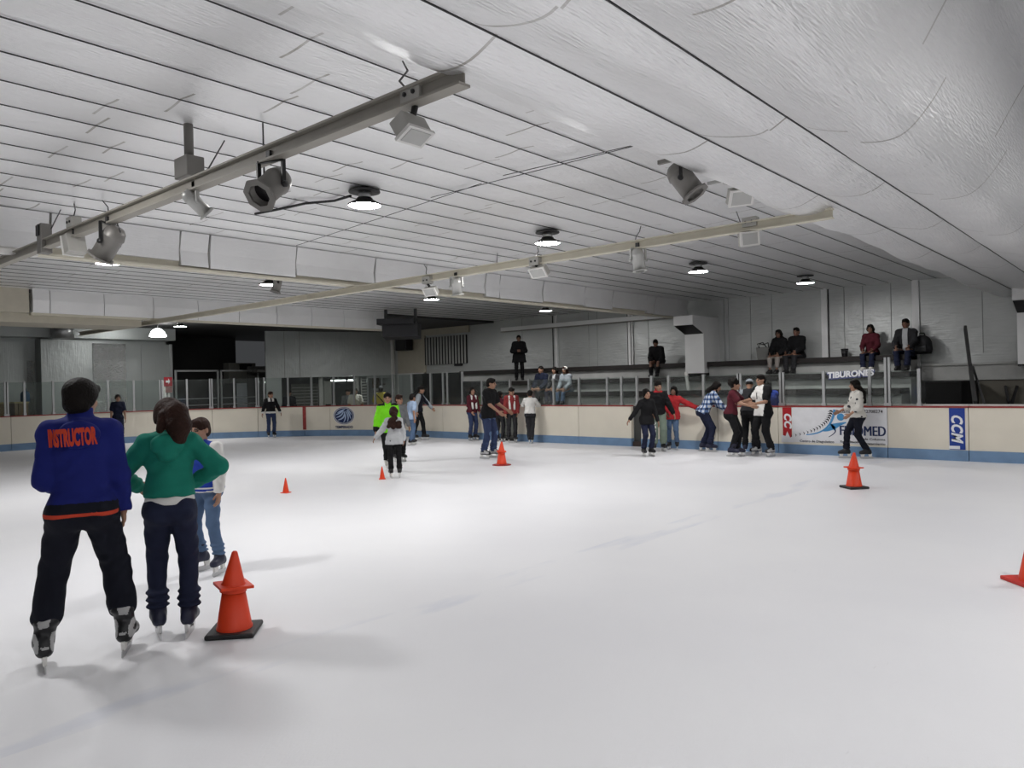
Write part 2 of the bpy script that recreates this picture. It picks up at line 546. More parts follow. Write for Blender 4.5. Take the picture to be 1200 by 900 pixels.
# beige boxed beam at the hall mouth
bb = MB().box((-20.6, -6, 3.26), (-19.25, 8.05, 3.46)).box((-20.6, -6, 3.46), (-19.05, 5.55, 4.05)).build('trim_3', BEIGE); struct(bb)

# ------------------------------------------------------------------ walls
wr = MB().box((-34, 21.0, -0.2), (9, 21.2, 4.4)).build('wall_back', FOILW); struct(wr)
for px, w_ in ((652, 0.10), (738, 0.09), (741.5, 0.04), (967, 0.16), (1074, 0.16), (848, 0.06), (853, 0.06)):
    p = on_y(px, 400, 20.97)
    MB().box((p.x - w_ / 2, 20.94, 1.7), (p.x + w_ / 2, 21.0, 4.0)).build('wall_batten', FOILB if px not in (848, 853) else ALU, wr)
for px in (971.5, 1077.5, 735.8, 648):
    p = on_y(px, 400, 20.99)
    MB().box((p.x - 0.018, 20.985, 1.7), (p.x + 0.018, 21.0, 3.98)).build('wall_joint', WIRE, wr)
for px in (880, 905, 990, 1045, 1012, 1152, 612, 700, 760, 690):
    p = on_y(px, 400, 20.99)
    MB().box((p.x - 0.008, 20.992, 2.1), (p.x + 0.008, 21.0, 3.98)).build('wall_joint', mat('joint_grey', (0.30, 0.31, 0.30)), wr)
# rail across the wall left of the boxed column
a = on_y(588, 388, 20.9); b = on_y(803, 372, 20.9)
o = MB().box((a.x, 20.84, 3.56), (b.x, 21.0, 3.70)).build('trim_4', FOILB); struct(o)
MB().box((a.x, 20.83, 3.53), (b.x, 21.0, 3.56)).build('shadow_gap', GREYSTEEL, o)
DARKENED = mat('darkened_wall', (0.05, 0.05, 0.052), rough=0.8)  # unseen walls coloured dark so the foil reflects less light
struct(MB().box((-34, -11, -0.2), (9, -10.8, 4.4)).build('wall_front', DARKENED))
struct(MB().box((6.6, -11, -0.2), (6.8, 21.2, 4.4)).build('wall_right', DARKENED))

# left wall of the hall: foil boards of different depth, then a dark doorway
XL = -28.5
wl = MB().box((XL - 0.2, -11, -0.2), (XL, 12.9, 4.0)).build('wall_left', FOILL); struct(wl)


def lw(px):
    return on_x(px, 440, XL).y


for (a, b, dep, z1, m_) in ((-140, -20, 0.04, 3.40, FOILL), (-20, 39, 0.05, 3.42, FOILL), (42, 70, 0.55, 3.46, FOILL), (70, 91, 0.5, 3.44, FOILL),
                            (94, 108, 0.05, 3.38, FOILL), (108.5, 128, 0.06, 3.38, FOILC), (128.5, 147, 0.06, 3.38, FOILC),
                            (147.5, 165, 0.06, 3.38, FOILL), (165.5, 199, 0.05, 3.38, FOILL)):
    MB().box((XL, lw(a), 0), (XL + dep, lw(b), z1)).build('foil_board', m_, wl)
MB().box((XL + 0.02, lw(31), 0), (XL + 0.07, lw(39), 2.75)).build('bare_foil_strip', FOILC, wl)
MB().box((XL, 1, 3.5), (XL + 0.8, 12.8, 3.92)).build('foil_duct', FOILL, wl)
for px in (93, 200):
    MB().box((XL, lw(px) - 0.04, 0), (XL + 0.1, lw(px) + 0.04, 3.4)).build('edge_strip', ALU, wl)
o = MB().tube([(XL + 1.05, lw(62), 3.45), (XL + 1.05, lw(62), 3.95)], 0.32, 16).build('duct_pipe', ALU)
tag(o, 'short round metal duct rising above the foil panels at the far left', 'duct')
# dark doorway room
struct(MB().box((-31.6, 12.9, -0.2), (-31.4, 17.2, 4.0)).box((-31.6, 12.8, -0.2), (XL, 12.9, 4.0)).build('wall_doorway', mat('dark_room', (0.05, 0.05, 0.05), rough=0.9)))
# slanted foil wall over the skate counter
A_ = Vector((-26.9, 16.0, 0)); B_ = Vector((-25.05, 21.0, 0)); E_ = (B_ - A_).normalized(); N_ = Vector((E_.y, -E_.x, 0))
MS = Matrix(((E_.x, -N_.x, 0, A_.x), (E_.y, -N_.y, 0, A_.y), (0, 0, 1, 0), (0, 0, 0, 1)))   # local: u along, +y behind, z up


def slant(px, py=450.0, back=0.0):
    """(u, z) where the sight line meets the slanted wall plane moved `back` metres behind it"""
    d = ray(px, py); n = N_; o_ = A_ - n * back
    t = (o_.x * n.x + o_.y * n.y) / (d[0] * n.x + d[1] * n.y)
    q = Vector((d[0] * t, d[1] * t, HC + d[2] * t)) - Vector((o_.x, o_.y, 0))
    return q.dot(E_), q.z


LS = (B_ - A_).length
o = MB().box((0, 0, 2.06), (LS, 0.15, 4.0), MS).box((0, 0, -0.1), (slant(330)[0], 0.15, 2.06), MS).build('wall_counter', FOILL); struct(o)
for px in (334, 352):
    u, _ = slant(px); MB().box((u - 0.008, -0.006, 2.06), (u + 0.008, 0.0, 3.9), MS).build('foil_joint', GREYSTEEL, o)
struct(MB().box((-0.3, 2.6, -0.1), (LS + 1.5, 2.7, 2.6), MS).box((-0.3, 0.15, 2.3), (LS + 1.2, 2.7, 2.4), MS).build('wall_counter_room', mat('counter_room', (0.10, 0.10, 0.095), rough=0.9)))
tr = MB().box((-25.1, 20.86, 0), (-25.0, 20.98, 3.62)).build('trim_5', WHITEP); struct(tr)

# back wall left end: beige panel, louvre, foil door
pa = on_y(466, 400, 20.95); pb = on_y(498, 400, 20.95); pc = on_y(546.5, 400, 20.95)
struct(MB().box((pa.x, 20.93, 2.15), (pb.x, 21.0, 3.9)).box((pb.x, 20.93, 3.66), (pc.x + 0.15, 21.0, 3.95)).build('trim_6', BEIGE))
dr = MB().box((pa.x + 0.06, 20.9, 0), (pb.x - 0.04, 20.98, 2.08)).build('door_1', FOILW); struct(dr)
MB().box((pa.x, 20.88, 0), (pa.x + 0.06, 20.99, 2.14)).box((pb.x - 0.05, 20.88, 0), (pb.x, 20.99, 2.14)).box((pa.x, 20.88, 2.08), (pb.x, 20.99, 2.14)).build('door_frame', WHITEP, dr)
lv = empty('louvre', (pb.x, 20.95, 2.45)); tag(lv, 'black louvre with pale upright slats high on the back wall', 'louvre')
MB().box((0, -0.03, 0.0), (pc.x - pb.x, 0.04, 1.12)).build('backing', DARK, lv)
ns = 14
for i in range(ns):
    x = (i + 0.75) * (pc.x - pb.x) / ns
    MB().box((x - 0.04, -0.045, 0.0), (x + 0.04, -0.03, 1.12)).build('slat', mat('slat_pale', (0.42, 0.43, 0.41), rough=0.5), lv)
s_ = on_y(537, 427, 20.95)
o = MB().box((-0.2, -0.03, -0.06), (0.2, 0.04, 0.06)).build('plate', DARK); o.location = s_; tag(o, 'small dark plate on the wall under the louvre', 'plate')
sp = on_y(473.5, 403.5, 20.6)
spk = empty('loudspeaker', sp); tag(spk, 'small black loudspeaker on the beige wall panel beside the louvre', 'loudspeaker')
MB().box((-0.34, -0.2, -0.26), (0.34, 0.2, 0.26)).build('cabinet', DARK, spk, bevel=0.03)
MB().box((-0.3, -0.215, -0.22), (0.3, -0.2, 0.22)).build('grille', BLACKM, spk)
MB().box((-0.05, 0.2, -0.05), (0.05, 0.36, 0.05)).build('bracket', BLACKM, spk)
# big black hanging box
q = on_x(470, 392, -17.6)
bx = empty('hanging_screen', (q.x, q.y, 0)); tag(bx, 'large black hanging screen under the ceiling near the far corner', 'screen')
bx.rotation_euler = (0, 0, math.radians(35))
MB().prism([(-0.15, 3.13), (0.30, 3.05), (0.35, 3.50), (-0.12, 3.56)], -0.56, 0.56, 'x').build('housing', DARK, bx, bevel=0.02)
MB().box((-0.5, -0.05, 3.5), (-0.42, 0.05, 3.97)).build('hanger', BLACKM, bx)
MB().box((0.42, -0.05, 3.5), (0.5, 0.05, 3.97)).build('hanger', BLACKM, bx)
MB().box((-0.7, -0.2, 3.5), (0.45, 0.28, 3.68)).build('mount_box', DARK, bx)


# ------------------------------------------------------------------ bleachers
tiers = [(20.2, 21.0, 2.12), (20.2, 21.0, 2.12), (19.35, 20.2, 1.70), (18.5, 19.35, 1.32), (17.65, 18.5, 0.92)]
names = ['topmost bleacher step with dark seat board, left of the boxed column', 'topmost bleacher step with dark seat board, right of the boxed column', 'second bleacher step from the top with dark seat board',
         'third bleacher step from the top with dark seat board', 'lowest bleacher step just behind the rink glass']
for (y0, y1, z), lb in zip(tiers, names):
    x0 = {2.12: -20.2, 1.70: -19.6}.get(z, -19.6); x1 = -4.55 if z < 2 else -4.75
    if z > 2 and lb.endswith('left of the boxed column'): x1 = -10.72
    elif z > 2: x0 = -10.06
    t = empty('bleacher_step', ((x0 + x1) / 2, y0, 0)); tag(t, lb, 'bleacher')
    h = (x1 - x0) / 2
    MB().box((-h, 0.03, 0.0), (h, y1 - y0 - 0.07, z - 0.045)).build('riser', RISER, t)
    MB().box((-h, -0.10, z - 0.13), (h, y1 - y0 - 0.11, z)).build('seat_board', SEATW, t)
# ledge right of the bleachers, dark stair, stringer
xa = on_y(1084, 440, 20.9).x; xb = on_y(1192, 440, 20.9).x
lg = MB().box((xa, 20.55, 1.46), (xb + 0.3, 20.93, 1.82)).box((xa, 20.50, 1.82), (xb + 0.3, 20.93, 1.87)).build('ledge', RISER)
tag(lg, 'grey concrete ledge along the wall right of the bleachers', 'ledge')
lowx = on_y(1140, 460, 20.6).x
wlb = MB().box((lowx, 20.6, 0), (xb + 0.3, 20.95, 1.45)).build('low_wall', mat('low_wall_brown', (0.16, 0.15, 0.125), rough=0.9)); tag(wlb, 'brown low wall under the grey ledge at the right edge', 'wall')
xs0 = on_y(1085, 460, 18.6).x; xs1 = on_y(1127, 460, 18.6).x - 0.1
st = MB().box((xs0, 18.55, 0), (xs1 + 0.1, 20.5, 1.45)).build('stair_dark_block', mat('stair_darkness', (0.006, 0.006, 0.006), rough=0.95))  # solid black block stands in for the shade inside the stairway
tag(st, 'black block standing in for the dark of the stairway beside the bleachers', 'stair')
p0 = on_y(1131, 384, 20.2); p1 = on_y(1137, 430, 19.2); p2 = on_y(1143, 474, 17.6)
sr = empty('stair_stringer', (p1.x, p1.y, 0)); tag(sr, 'dark steel stair rail standing up beside the black stairway', 'rail')
LL = Vector((p1.x, p1.y, 0))
RAILD = mat('rail_dark', (0.05, 0.05, 0.05))
MB().bar(p0 - LL, p1 - LL, 0.06, 0.13).bar(p1 - LL, p2 - LL, 0.07, 0.16).build('rail', RAILD, sr)
MB().bar(p1 - LL + Vector((0.05, 0, 0)), p2 - LL + Vector((0.16, 0, 0)), 0.04).build('brace', RAILD, sr)
for (a, b, c) in ((1178, 1183, 452), (1192, 1185, 452)):
    pa_ = on_y(a, c, 20.55); pb_ = on_y(b, 476, 20.5); pb_ = pa_ + (pb_ - pa_) * ((pa_.z + 0.02) / (pa_.z - pb_.z))
    o = MB().bar(pa_, pb_, 0.05).build('leaning_bar', DARK); tag(o, 'thin dark bar leaning on the brown low wall at the right edge', 'bar', 'bars on the low wall')


# boxed columns under the girder ends
def boxed_column(x, lb):
    c = empty('boxed_column', (x, 20.5, 0)); tag(c, lb, 'column')
    MB().box((-0.3, -0.5, 1.80), (0.3, 0.5, 3.44)).build('casing', FOILB, c)
    MB().prism([(-1.15, 3.44), (-1.15, 3.18), (-0.5, 2.95), (-0.5, 3.44)], -0.3, 0.3, 'x').build('hood', FOILB, c)
    MB().prism([(-1.12, 3.175), (-0.515, 2.955), (-0.515, 2.94), (-1.12, 3.16)], -0.29, 0.29, 'x').build('hood_underside', DARK, c)  # dark sheet along the hood's sloping underside
    MB().box((-1.17, -1.17, 3.30), (1.17 - 0.84, -1.15, 3.32)).build('hood_lip', GREYSTEEL, c) if False else None
    MB().box((-0.3, -0.52, 1.76), (0.3, 0.5, 1.80)).build('bottom_trim', DARK, c)
    return c


boxed_column(-10.4, 'foil boxed column with hood on the wall, between the two bench rows')
boxed_column(-2.23, 'foil boxed column with hood at the right edge of the photo')
q0 = on_y(804, 436, 19.25); q1 = on_y(807, 458, 19.2)
o = MB().bar(q0, q1, 0.07, 0.07).build('lit_tube', WHITEP); tag(o, 'short white tube below the boxed column', 'tube')
# ------------------------------------------------------------------ dasher boards
BOARD_Z = 1.02
# (px right, px left, label)
SECT = [(1300, 1136, 'cream board section at the right edge of the photo, right of the blue banner', 1),
        (1136, 1041, 'cream board section carrying the tall blue banner', 1),
        (1041, 913, 'board section carrying the big white banner with the blue swimmer mark', 1),
        (913, 842, 'cream board section behind the couple holding hands', 0),
        (842, 752, 'cream board section between the grey gate and the couple holding hands', 0),
        (741, 679, 'cream board section just left of the grey gate', 1),
        (679, 606, 'cream board section where the person in the white sweater leans', 0),
        (585, 520, 'cream board section left of the open gate', 0),
        (520, 440, 'cream curved board section behind the boy in light blue', 0),
        (440, 388, 'cream curved board section carrying the round blue mark', 0),
        (388, 358, 'short cream curved board section left of the round blue mark', 0),
        (358, 303.5, 'cream curved board section behind the child in the black jacket', 0),
        (303.5, 250, 'cream curved board section left of the child in the black jacket', 0),
        (250, 188, 'cream curved board section behind the girl with the green hoodie', 0),
        (188, 97, 'cream board section behind the woman in the navy polo shirt', 0),
        (97, 14, 'cream board section left of the instructor', 0),
        (14, -90, 'cream board section cut by the left edge of the photo', 0)]
SECS = []
for (pr, pl, lb, white) in SECT:
    s0 = board_hit(pr) + 0.006; s1 = board_hit(pl) - 0.006
    c = board_pt((s0 + s1) / 2)[0]
    t = empty('dasher_board', (0, 0, 0)); t['label'] = lb; t['category'] = 'rink board'; t['group'] = 'boards around the rink'
    sweep(s0, s1, [(0, 0.2), (0.11, 0.2), (0.11, BOARD_Z - 0.03), (0, BOARD_Z - 0.03)], 'panel', HDPE, t)
    sweep(s0, s1, [(-0.015, 0.0), (0.11, 0.0), (0.11, 0.2), (-0.015, 0.2)], 'kickplate', KICK, t)
    sweep(s0, s1, [(-0.012, BOARD_Z - 0.03), (0.13, BOARD_Z - 0.03), (0.13, BOARD_Z), (-0.012, BOARD_Z)], 'cap_rail', REDCAP, t)
    if white:
        sweep(s0, s1, [(0.13, BOARD_Z - 0.02), (0.40, BOARD_Z - 0.02), (0.40, BOARD_Z + 0.025), (0.13, BOARD_Z + 0.025)], 'sill_highlight', WHITEP, t)  # white strip paints in the light caught on the board tops
    SECS.append(t)
# red stripe on the curve, dark joint
sx = board_hit(358)
o = sweep(sx - 0.06, sx + 0.06, [(-0.004, 0.22), (0.0, 0.22), (0.0, 0.99), (-0.004, 0.99)], 'red_stripe', mat('stripe_red', (0.34, 0.05, 0.045), var=0.3, vscale=14), SECS[10])
# grey gate right of the opening
s0 = board_hit(752); s1 = board_hit(741)
g = empty('rink_gate', (0, 0, 0)); tag(g, 'narrow dark grey gate in the boards beside the woman in black', 'gate')
sweep(s0 + 0.02, s1 - 0.02, [(0.10, 0.12), (0.15, 0.12), (0.15, 1.0), (0.10, 1.0)], 'gate_leaf', mat('gate_grey', (0.06, 0.062, 0.06), rough=0.6), g)
sweep(s0 + 0.02, s1 - 0.02, [(0.02, 0.0), (0.15, 0.0), (0.15, 0.12), (0.02, 0.12)], 'sill', mat('sill_brown', (0.05, 0.035, 0.03)), g)
s0 = board_hit(606); s1 = board_hit(585)
g = sweep(s0 + 0.01, s1 - 0.01, [(0.0, 0.0), (0.5, 0.0), (0.5, 0.07), (0.0, 0.07)], 'gate_sill', mat('sill_dark', (0.015, 0.015, 0.015)))
tag(g, 'black sill of the open gate behind the tall cone', 'sill')

# ------------------------------------------------------------------ glass and posts
posts = []
LOW = [1078, 1020, 966, 917, 867, 825, 784, 764, 746.7, 728.7, 712, 679, 649, 620, 598, 565]
TALL = [1041]
CURVE = [542, 524.7, 519.6, 505, 483, 461, 440, 416, 392, 366, 338.7, 311, 303, 276, 249, 221, 191, 159, 129, 97, 65, 31.3, 10, -20]
allp = [(p, 1.74) for p in LOW] + [(1041, 1.98)] + [(p, 2.02) for p in CURVE]
allp.sort(key=lambda q: -q[0])
WIDE = (1041, 917, 867, 249, 303, 191, 10)
for px, h in allp:
    s = board_hit(px); p, n = board_pt(s, 0.07)
    a = math.atan2(n.y, n.x) - PI / 2
    w_ = 0.11 if px in WIDE else 0.055
    t = empty('glass_screen', (p.x, p.y, BOARD_Z), a)
    t['category'] = 'glass screen'
    MB().box((-w_ / 2, -0.03, 0), (w_ / 2, 0.03, h - BOARD_Z)).build('post', ALU, t)
    MB().box((-w_ / 2 - 0.012, -0.045, 0), (w_ / 2 + 0.012, 0.045, 0.06)).build('foot', ALU, t)
    if px in WIDE:
        MB().box((-0.012, -0.034, 0.05), (0.012, -0.03, h - BOARD_Z)).build('joint_strip', DARK, t)
    if h < 1.9:
        t['label'] = 'low glass pane with its aluminium post on the long right side of the rink'; t['group'] = 'low glass screens on the right side'
    elif px == 1041:
        t['label'] = 'tallest aluminium glass post, right of the woman in the white blouse'
    else:
        t['label'] = 'taller glass pane with its aluminium post around the curved far end of the rink'; t['group'] = 'taller glass screens around the curved end'
    t.matrix_basis = Matrix.Translation((p.x, p.y, BOARD_Z)) @ Matrix.Rotation(a, 4, 'Z')
    posts.append((px, h, s, t))
for (pa, ha, sa, ta), (pb, hb, sb, tb) in zip(posts, posts[1:]):
    if (pa == 620 and pb == 598) or (pa == 764 and pb == 746.7):
        continue
    h = min(ha, hb) - 0.02
    wa = 0.06 if pa in WIDE else 0.032; wb = 0.06 if pb in WIDE else 0.032
    o = sweep(sa + wa, sb - wb, [(0.062, BOARD_Z + 0.01), (0.074, BOARD_Z + 0.01), (0.074, h), (0.062, h)], 'glass_pane', GLASS)
    for v in o.data.vertices:
        v.co = ta.matrix_basis.inverted() @ v.co
    o.parent = ta


# ------------------------------------------------------------------ banners on the boards
def flat_mesh(me, M):
    me.transform(M); return me


def board_text(s, px_center, z, size, material, parent, name='lettering', sx=1.0, offset=0.0, shear=0.0, rot=0.0, Y=15.992, spacing=1.0):
    me = text_mesh(s, size, 0.001, offset, shear, sx, spacing=spacing)
    M = Matrix.Translation((px_center, Y, z)) @ Matrix.Rotation(PI / 2, 4, 'X') @ Matrix.Rotation(rot, 4, 'Z')
    me.transform(M)
    return link_mesh(name, me, material, parent)


def bx_(px):
    return on_y(px, 500, 16.0).x


LETW = mat('letter_white', (0.85, 0.86, 0.88), var=0)
BBLUE = mat('banner_blue', (0.015, 0.05, 0.30), rough=0.5)
BRED = mat('banner_red', (0.42, 0.015, 0.02), rough=0.5)
BWHITE = mat('banner_white', (0.78, 0.78, 0.80), rough=0.5)
NAVY = mat('print_navy', (0.02, 0.035, 0.11), var=0)
BLKP = mat('print_black', (0.015, 0.015, 0.02), var=0)
SKYB = mat('print_sky', (0.06, 0.28, 0.56), var=0.1)
b = MB().box((bx_(1112.5), 15.993, 0.21), (bx_(1131), 16.0, 0.985)).build('banner', BBLUE)
tag(b, 'tall blue banner with white letters running down the boards at the right', 'banner')
cxb = (bx_(1112.5) + bx_(1131)) / 2
board_text('CCM', cxb - 0.01, 0.615, 0.25, LETW, b, sx=0.88, offset=0.010, shear=0.25, rot=-PI / 2, Y=15.990, spacing=1.12)
MB().box((cxb - 0.14, 15.991, 0.22), (cxb + 0.04, 15.993, 0.28)).build('torn_edge', LETW, b)
b = MB().box((bx_(917.5), 15.993, 0.24), (bx_(927.8), 16.0, 0.985)).build('banner', BRED)
tag(b, 'narrow red banner with white letters left of the white banner', 'banner')
cxb = (bx_(917.5) + bx_(927.8)) / 2
board_text('CC', cxb + 0.01, 0.715, 0.21, LETW, b, sx=1.0, offset=0.010, shear=0.25, rot=-PI / 2, Y=15.990, spacing=1.1)
MB().prism([(cxb - 0.13, 0.24), (cxb + 0.14, 0.24), (cxb + 0.14, 0.38), (cxb + 0.06, 0.34), (cxb + 0.0, 0.47), (cxb - 0.04, 0.37), (cxb - 0.13, 0.40)], 15.989, 15.992, 'y').build('torn_patch', BWHITE, b)
# white banner
xl = bx_(928.5); xr = bx_(1040)
b = MB().box((xl, 15.993, 0.25), (xr, 16.0, 0.985)).build('banner', BWHITE)
tag(b, 'wide white banner with a blue swimmer mark and a curved spine of black vertebrae', 'banner')


def bpt(cx_, cy_):
    """point of the enlarged banner picture (910..1050 x 470..535, scale 8.571) -> (x,z) on the boards"""
    q = on_y(910 + cx_ / 8.571, 470 + cy_ / 8.571, 16.0); return (q.x, q.z)


def curve_bez(P0, P1, P2, n):
    return [((1 - t) ** 2 * P0[0] + 2 * t * (1 - t) * P1[0] + t * t * P2[0], (1 - t) ** 2 * P0[1] + 2 * t * (1 - t) * P1[1] + t * t * P2[1]) for t in [i / (n - 1) for i in range(n)]]


sp_ = curve_bez((548, 105), (520, 290), (150, 350), 17)
mb = MB()
for i, (u, v) in enumerate(sp_):
    x, z = bpt(u, v); sc = 0.060 * (1 - 0.55 * i / 16)
    d = Vector((sp_[min(i + 1, 16)][0] - sp_[max(i - 1, 0)][0], -(sp_[min(i + 1, 16)][1] - sp_[max(i - 1, 0)][1]))).normalized()
    R2 = Matrix.Translation((x, 0, z)) @ Matrix.Rotation(-math.atan2(d.y, d.x), 4, 'Y')
    for q in ([(-.75, -.3), (.1, -.55), (.1, .55), (-.75, .3)], [(-.6, .2), (.55, .95), (.1, .1)], [(-.6, -.2), (.5, -1.0), (.1, -.1)]):
        mb.prism([(a_ * sc * .62, c_ * sc * 1.15) for a_, c_ in q], 15.9905, 15.993, 'y', R2)
mb.build('spine_print', BLKP, b)


def ribbon(ctrl, w0, w1, name, m_, Y0=15.9895):
    pts = [bpt(*p) for p in curve_bez(*ctrl, 14)]
    left = []; right = []
    for i, p in enumerate(pts):
        q0 = pts[max(i - 1, 0)]; q1 = pts[min(i + 1, 13)]
        d = Vector((q1[0] - q0[0], q1[1] - q0[1])).normalized(); w = (w0 + (w1 - w0) * i / 13) / 2
        left.append((p[0] - d.y * w, p[1] + d.x * w)); right.append((p[0] + d.y * w, p[1] - d.x * w))
    MB().prism(left + right[::-1], Y0, Y0 + 0.002, 'y').build(name, m_, b)


ribbon(((583, 85), (560, 330), (300, 337)), 0.05, 0.02, 'swoosh_print', SKYB)
ribbon(((560, 265), (600, 240), (700, 215)), 0.15, 0.02, 'swimmer_print', SKYB)
ribbon(((470, 300), (540, 290), (575, 245)), 0.02, 0.13, 'swimmer_print', SKYB)
ribbon(((560, 265), (640, 300), (525, 360)), 0.03, 0.012, 'swimmer_print', NAVY)
hx, hz = bpt(645, 160)
MB().prism([(hx + 0.075 * math.cos(a), hz + 0.075 * math.sin(a)) for a in np.linspace(0, 2 * PI, 20)[:-1]], 15.990, 15.992, 'y').build('swimmer_head_print', SKYB, b)
x0, z0 = bpt(655, 300); x1, _ = bpt(1110, 300)
for sh_ in (-0.008, 0.0, 0.008):
    o = board_text('FISIOMED', (x0 + x1) / 2 - 0.03 + sh_, z0, 0.28, NAVY, b, sx=0.74, offset=0.0, Y=15.990 - sh_ * 0.05)
o.data.update()
q = bpt(850, 105); board_text('Llámanos 2222708274', q[0], q[1], 0.088, BLKP, b, sx=1.02, offset=0.001, Y=15.990)
q = bpt(985, 385); board_text('de Columna', q[0], q[1], 0.062, BLKP, b, sx=1.3, offset=0.001, Y=15.990)
q = bpt(985, 430); board_text('Tratamiento', q[0], q[1], 0.062, BLKP, b, sx=1.3, offset=0.001, Y=15.990)
q = bpt(405, 405); board_text('Centro de Diagnóstico', q[0], q[1], 0.066, BLKP, b, sx=1.15, offset=0.001, Y=15.990)
q = bpt(740, 410); board_text('Rehabilitación', q[0], q[1], 0.062, BLKP, b, sx=1.1, offset=0.001, Y=15.990)
# white lettering stuck on the glass
gt = empty('glass_sticker', (0, 0, 0)); tag(gt, 'white lettering stuck on the glass above the woman in the white blouse', 'sticker')
q = on_y(996, 438.5, 16.055)
me = text_mesh('TIBURONES', 0.17, 0.001, 0.008, 0.1, 1.0)
me.transform(Matrix.Translation((q.x, 16.055, q.z)) @ Matrix.Rotation(-0.05, 4, 'Y') @ Matrix.Rotation(PI / 2, 4, 'X'))
link_mesh('lettering', me, LETW, gt)
me = text_mesh('TIBURONES', 0.17, 0.001, 0.022, 0.1, 1.0)
me.transform(Matrix.Translation((q.x, 16.059, q.z - 0.012)) @ Matrix.Rotation(-0.05, 4, 'Y') @ Matrix.Rotation(PI / 2, 4, 'X'))
link_mesh('outline', me, mat('sticker_shadow', (0.10, 0.12, 0.25), var=0), gt)

# round blue mark on the curved boards
sm = board_hit(404.5); pm, nm = board_pt(sm, -0.004)
rk = empty('round_mark', (pm.x, pm.y, 0), math.atan2(nm.y, nm.x) - PI / 2); tag(rk, 'round blue and white mark with dark letters under it on the curved boards', 'mark')


def fit_curve(o):
    """press a flat print onto the curved boards"""
    for v in o.data.vertices:
        a = v.co.x / RC
        v.co.x = RC * math.sin(a); v.co.y += -RC * (1 - math.cos(a))
    return o


def disc(name, rx, rz_, z, y, m_, inner=0.0):
    bm = bmesh.new(); n = 48
    A = [bm.verts.new((rx * math.cos(2 * PI * k / n), y, z + rz_ * math.sin(2 * PI * k / n))) for k in range(n)]
    if inner:
        B = [bm.verts.new((rx * inner * math.cos(2 * PI * k / n), y, z + rz_ * inner * math.sin(2 * PI * k / n))) for k in range(n)]
        for k in range(n): bm.faces.new((A[k], A[(k + 1) % n], B[(k + 1) % n], B[k]))
    else:
        B = [bm.verts.new((rx * 0.5 * math.cos(2 * PI * k / n), y, z + rz_ * 0.5 * math.sin(2 * PI * k / n))) for k in range(n)]
        for k in range(n): bm.faces.new((A[k], A[(k + 1) % n], B[(k + 1) % n], B[k]))
        bm.faces.new(B)
    me = bpy.data.meshes.new(name); bm.to_mesh(me); bm.free()
    return fit_curve(link_mesh(name, me, m_, rk))


PALEB = mat('print_pale_blue', (0.42, 0.53, 0.72), var=0.1)
disc('backing', 0.40, 0.30, 0.675, -0.001, BWHITE)
disc('rim', 0.375, 0.285, 0.675, -0.003, NAVY, 0.94)
disc('field', 0.335, 0.25, 0.675, -0.003, NAVY)
for ctrl, w in ((((-.30, .03), (-.1, .1), (.0, .2)), .05), (((-.28, -.06), (-.05, .0), (-.02, .15)), .05), (((-.22, -.14), (.05, -.1), (.02, .14)), .055), (((-.02, -.22), (.12, -.05), (.0, .12)), .05),
               (((.12, -.2), (.22, -.02), (.05, .15)), .05), (((.25, -.1), (.2, .08), (.1, .18)), .05), (((-.24, .1), (-.1, .17), (.05, .22)), .045), (((.28, .02), (.22, .14), (.12, .21)), .04)):
    pts = curve_bez(*ctrl, 12); L_ = []; R_ = []
    for i, p in enumerate(pts):
        d = Vector((pts[min(i + 1, 11)][0] - pts[max(i - 1, 0)][0], pts[min(i + 1, 11)][1] - pts[max(i - 1, 0)][1])).normalized(); ww = w * (0.35 + 0.65 * math.sin(PI * (i + .5) / 12)) / 2
        L_.append((p[0] - d.y * ww, p[1] + d.x * ww)); R_.append((p[0] + d.y * ww, p[1] - d.x * ww))
    bm = bmesh.new(); A = [bm.verts.new((x, -0.006, 0.675 + z)) for x, z in L_]; B = [bm.verts.new((x, -0.006, 0.675 + z)) for x, z in R_]
    for i in range(11): bm.faces.new((A[i], A[i + 1], B[i + 1], B[i]))
    me = bpy.data.meshes.new('swirl'); bm.to_mesh(me); bm.free(); fit_curve(link_mesh('swirl', me, PALEB, rk))
me = text_mesh('TEMPERADO', 0.115, 0.001, 0.004, 0, 1.0); me.transform(Matrix.Translation((0, -0.006, 0.29)) @ Matrix.Rotation(PI / 2, 4, 'X'))
fit_curve(link_mesh('lettering', me, NAVY, rk))


# ------------------------------------------------------------------ ceiling lamps
def make_lamp(loc, label, group=None):
    t = empty('ceiling_lamp', loc); tag(t, label, 'lamp', group)
    MB().lathe([(0, 0.0), (0.185, 0.0), (0.185, -0.018), (0, -0.018)], 28).build('canopy', BLACKM, t)
    MB().lathe([(0, -0.018), (0.075, -0.018), (0.075, -0.085), (0, -0.085)], 20).build('driver', ALU, t)
    MB().lathe([(0, -0.083), (0.09, -0.085), (0.105, -0.11), (0.197, -0.160), (0.200, -0.180), (0.193, -0.180), (0.190, -0.163), (0.10, -0.118), (0, -0.11)], 28).build('shade', BLACKM, t)
    MB().lathe([(0.190, -0.172), (0.10, -0.181), (0, -0.183)], 24).build('diffuser', EMIT, t)
    return t


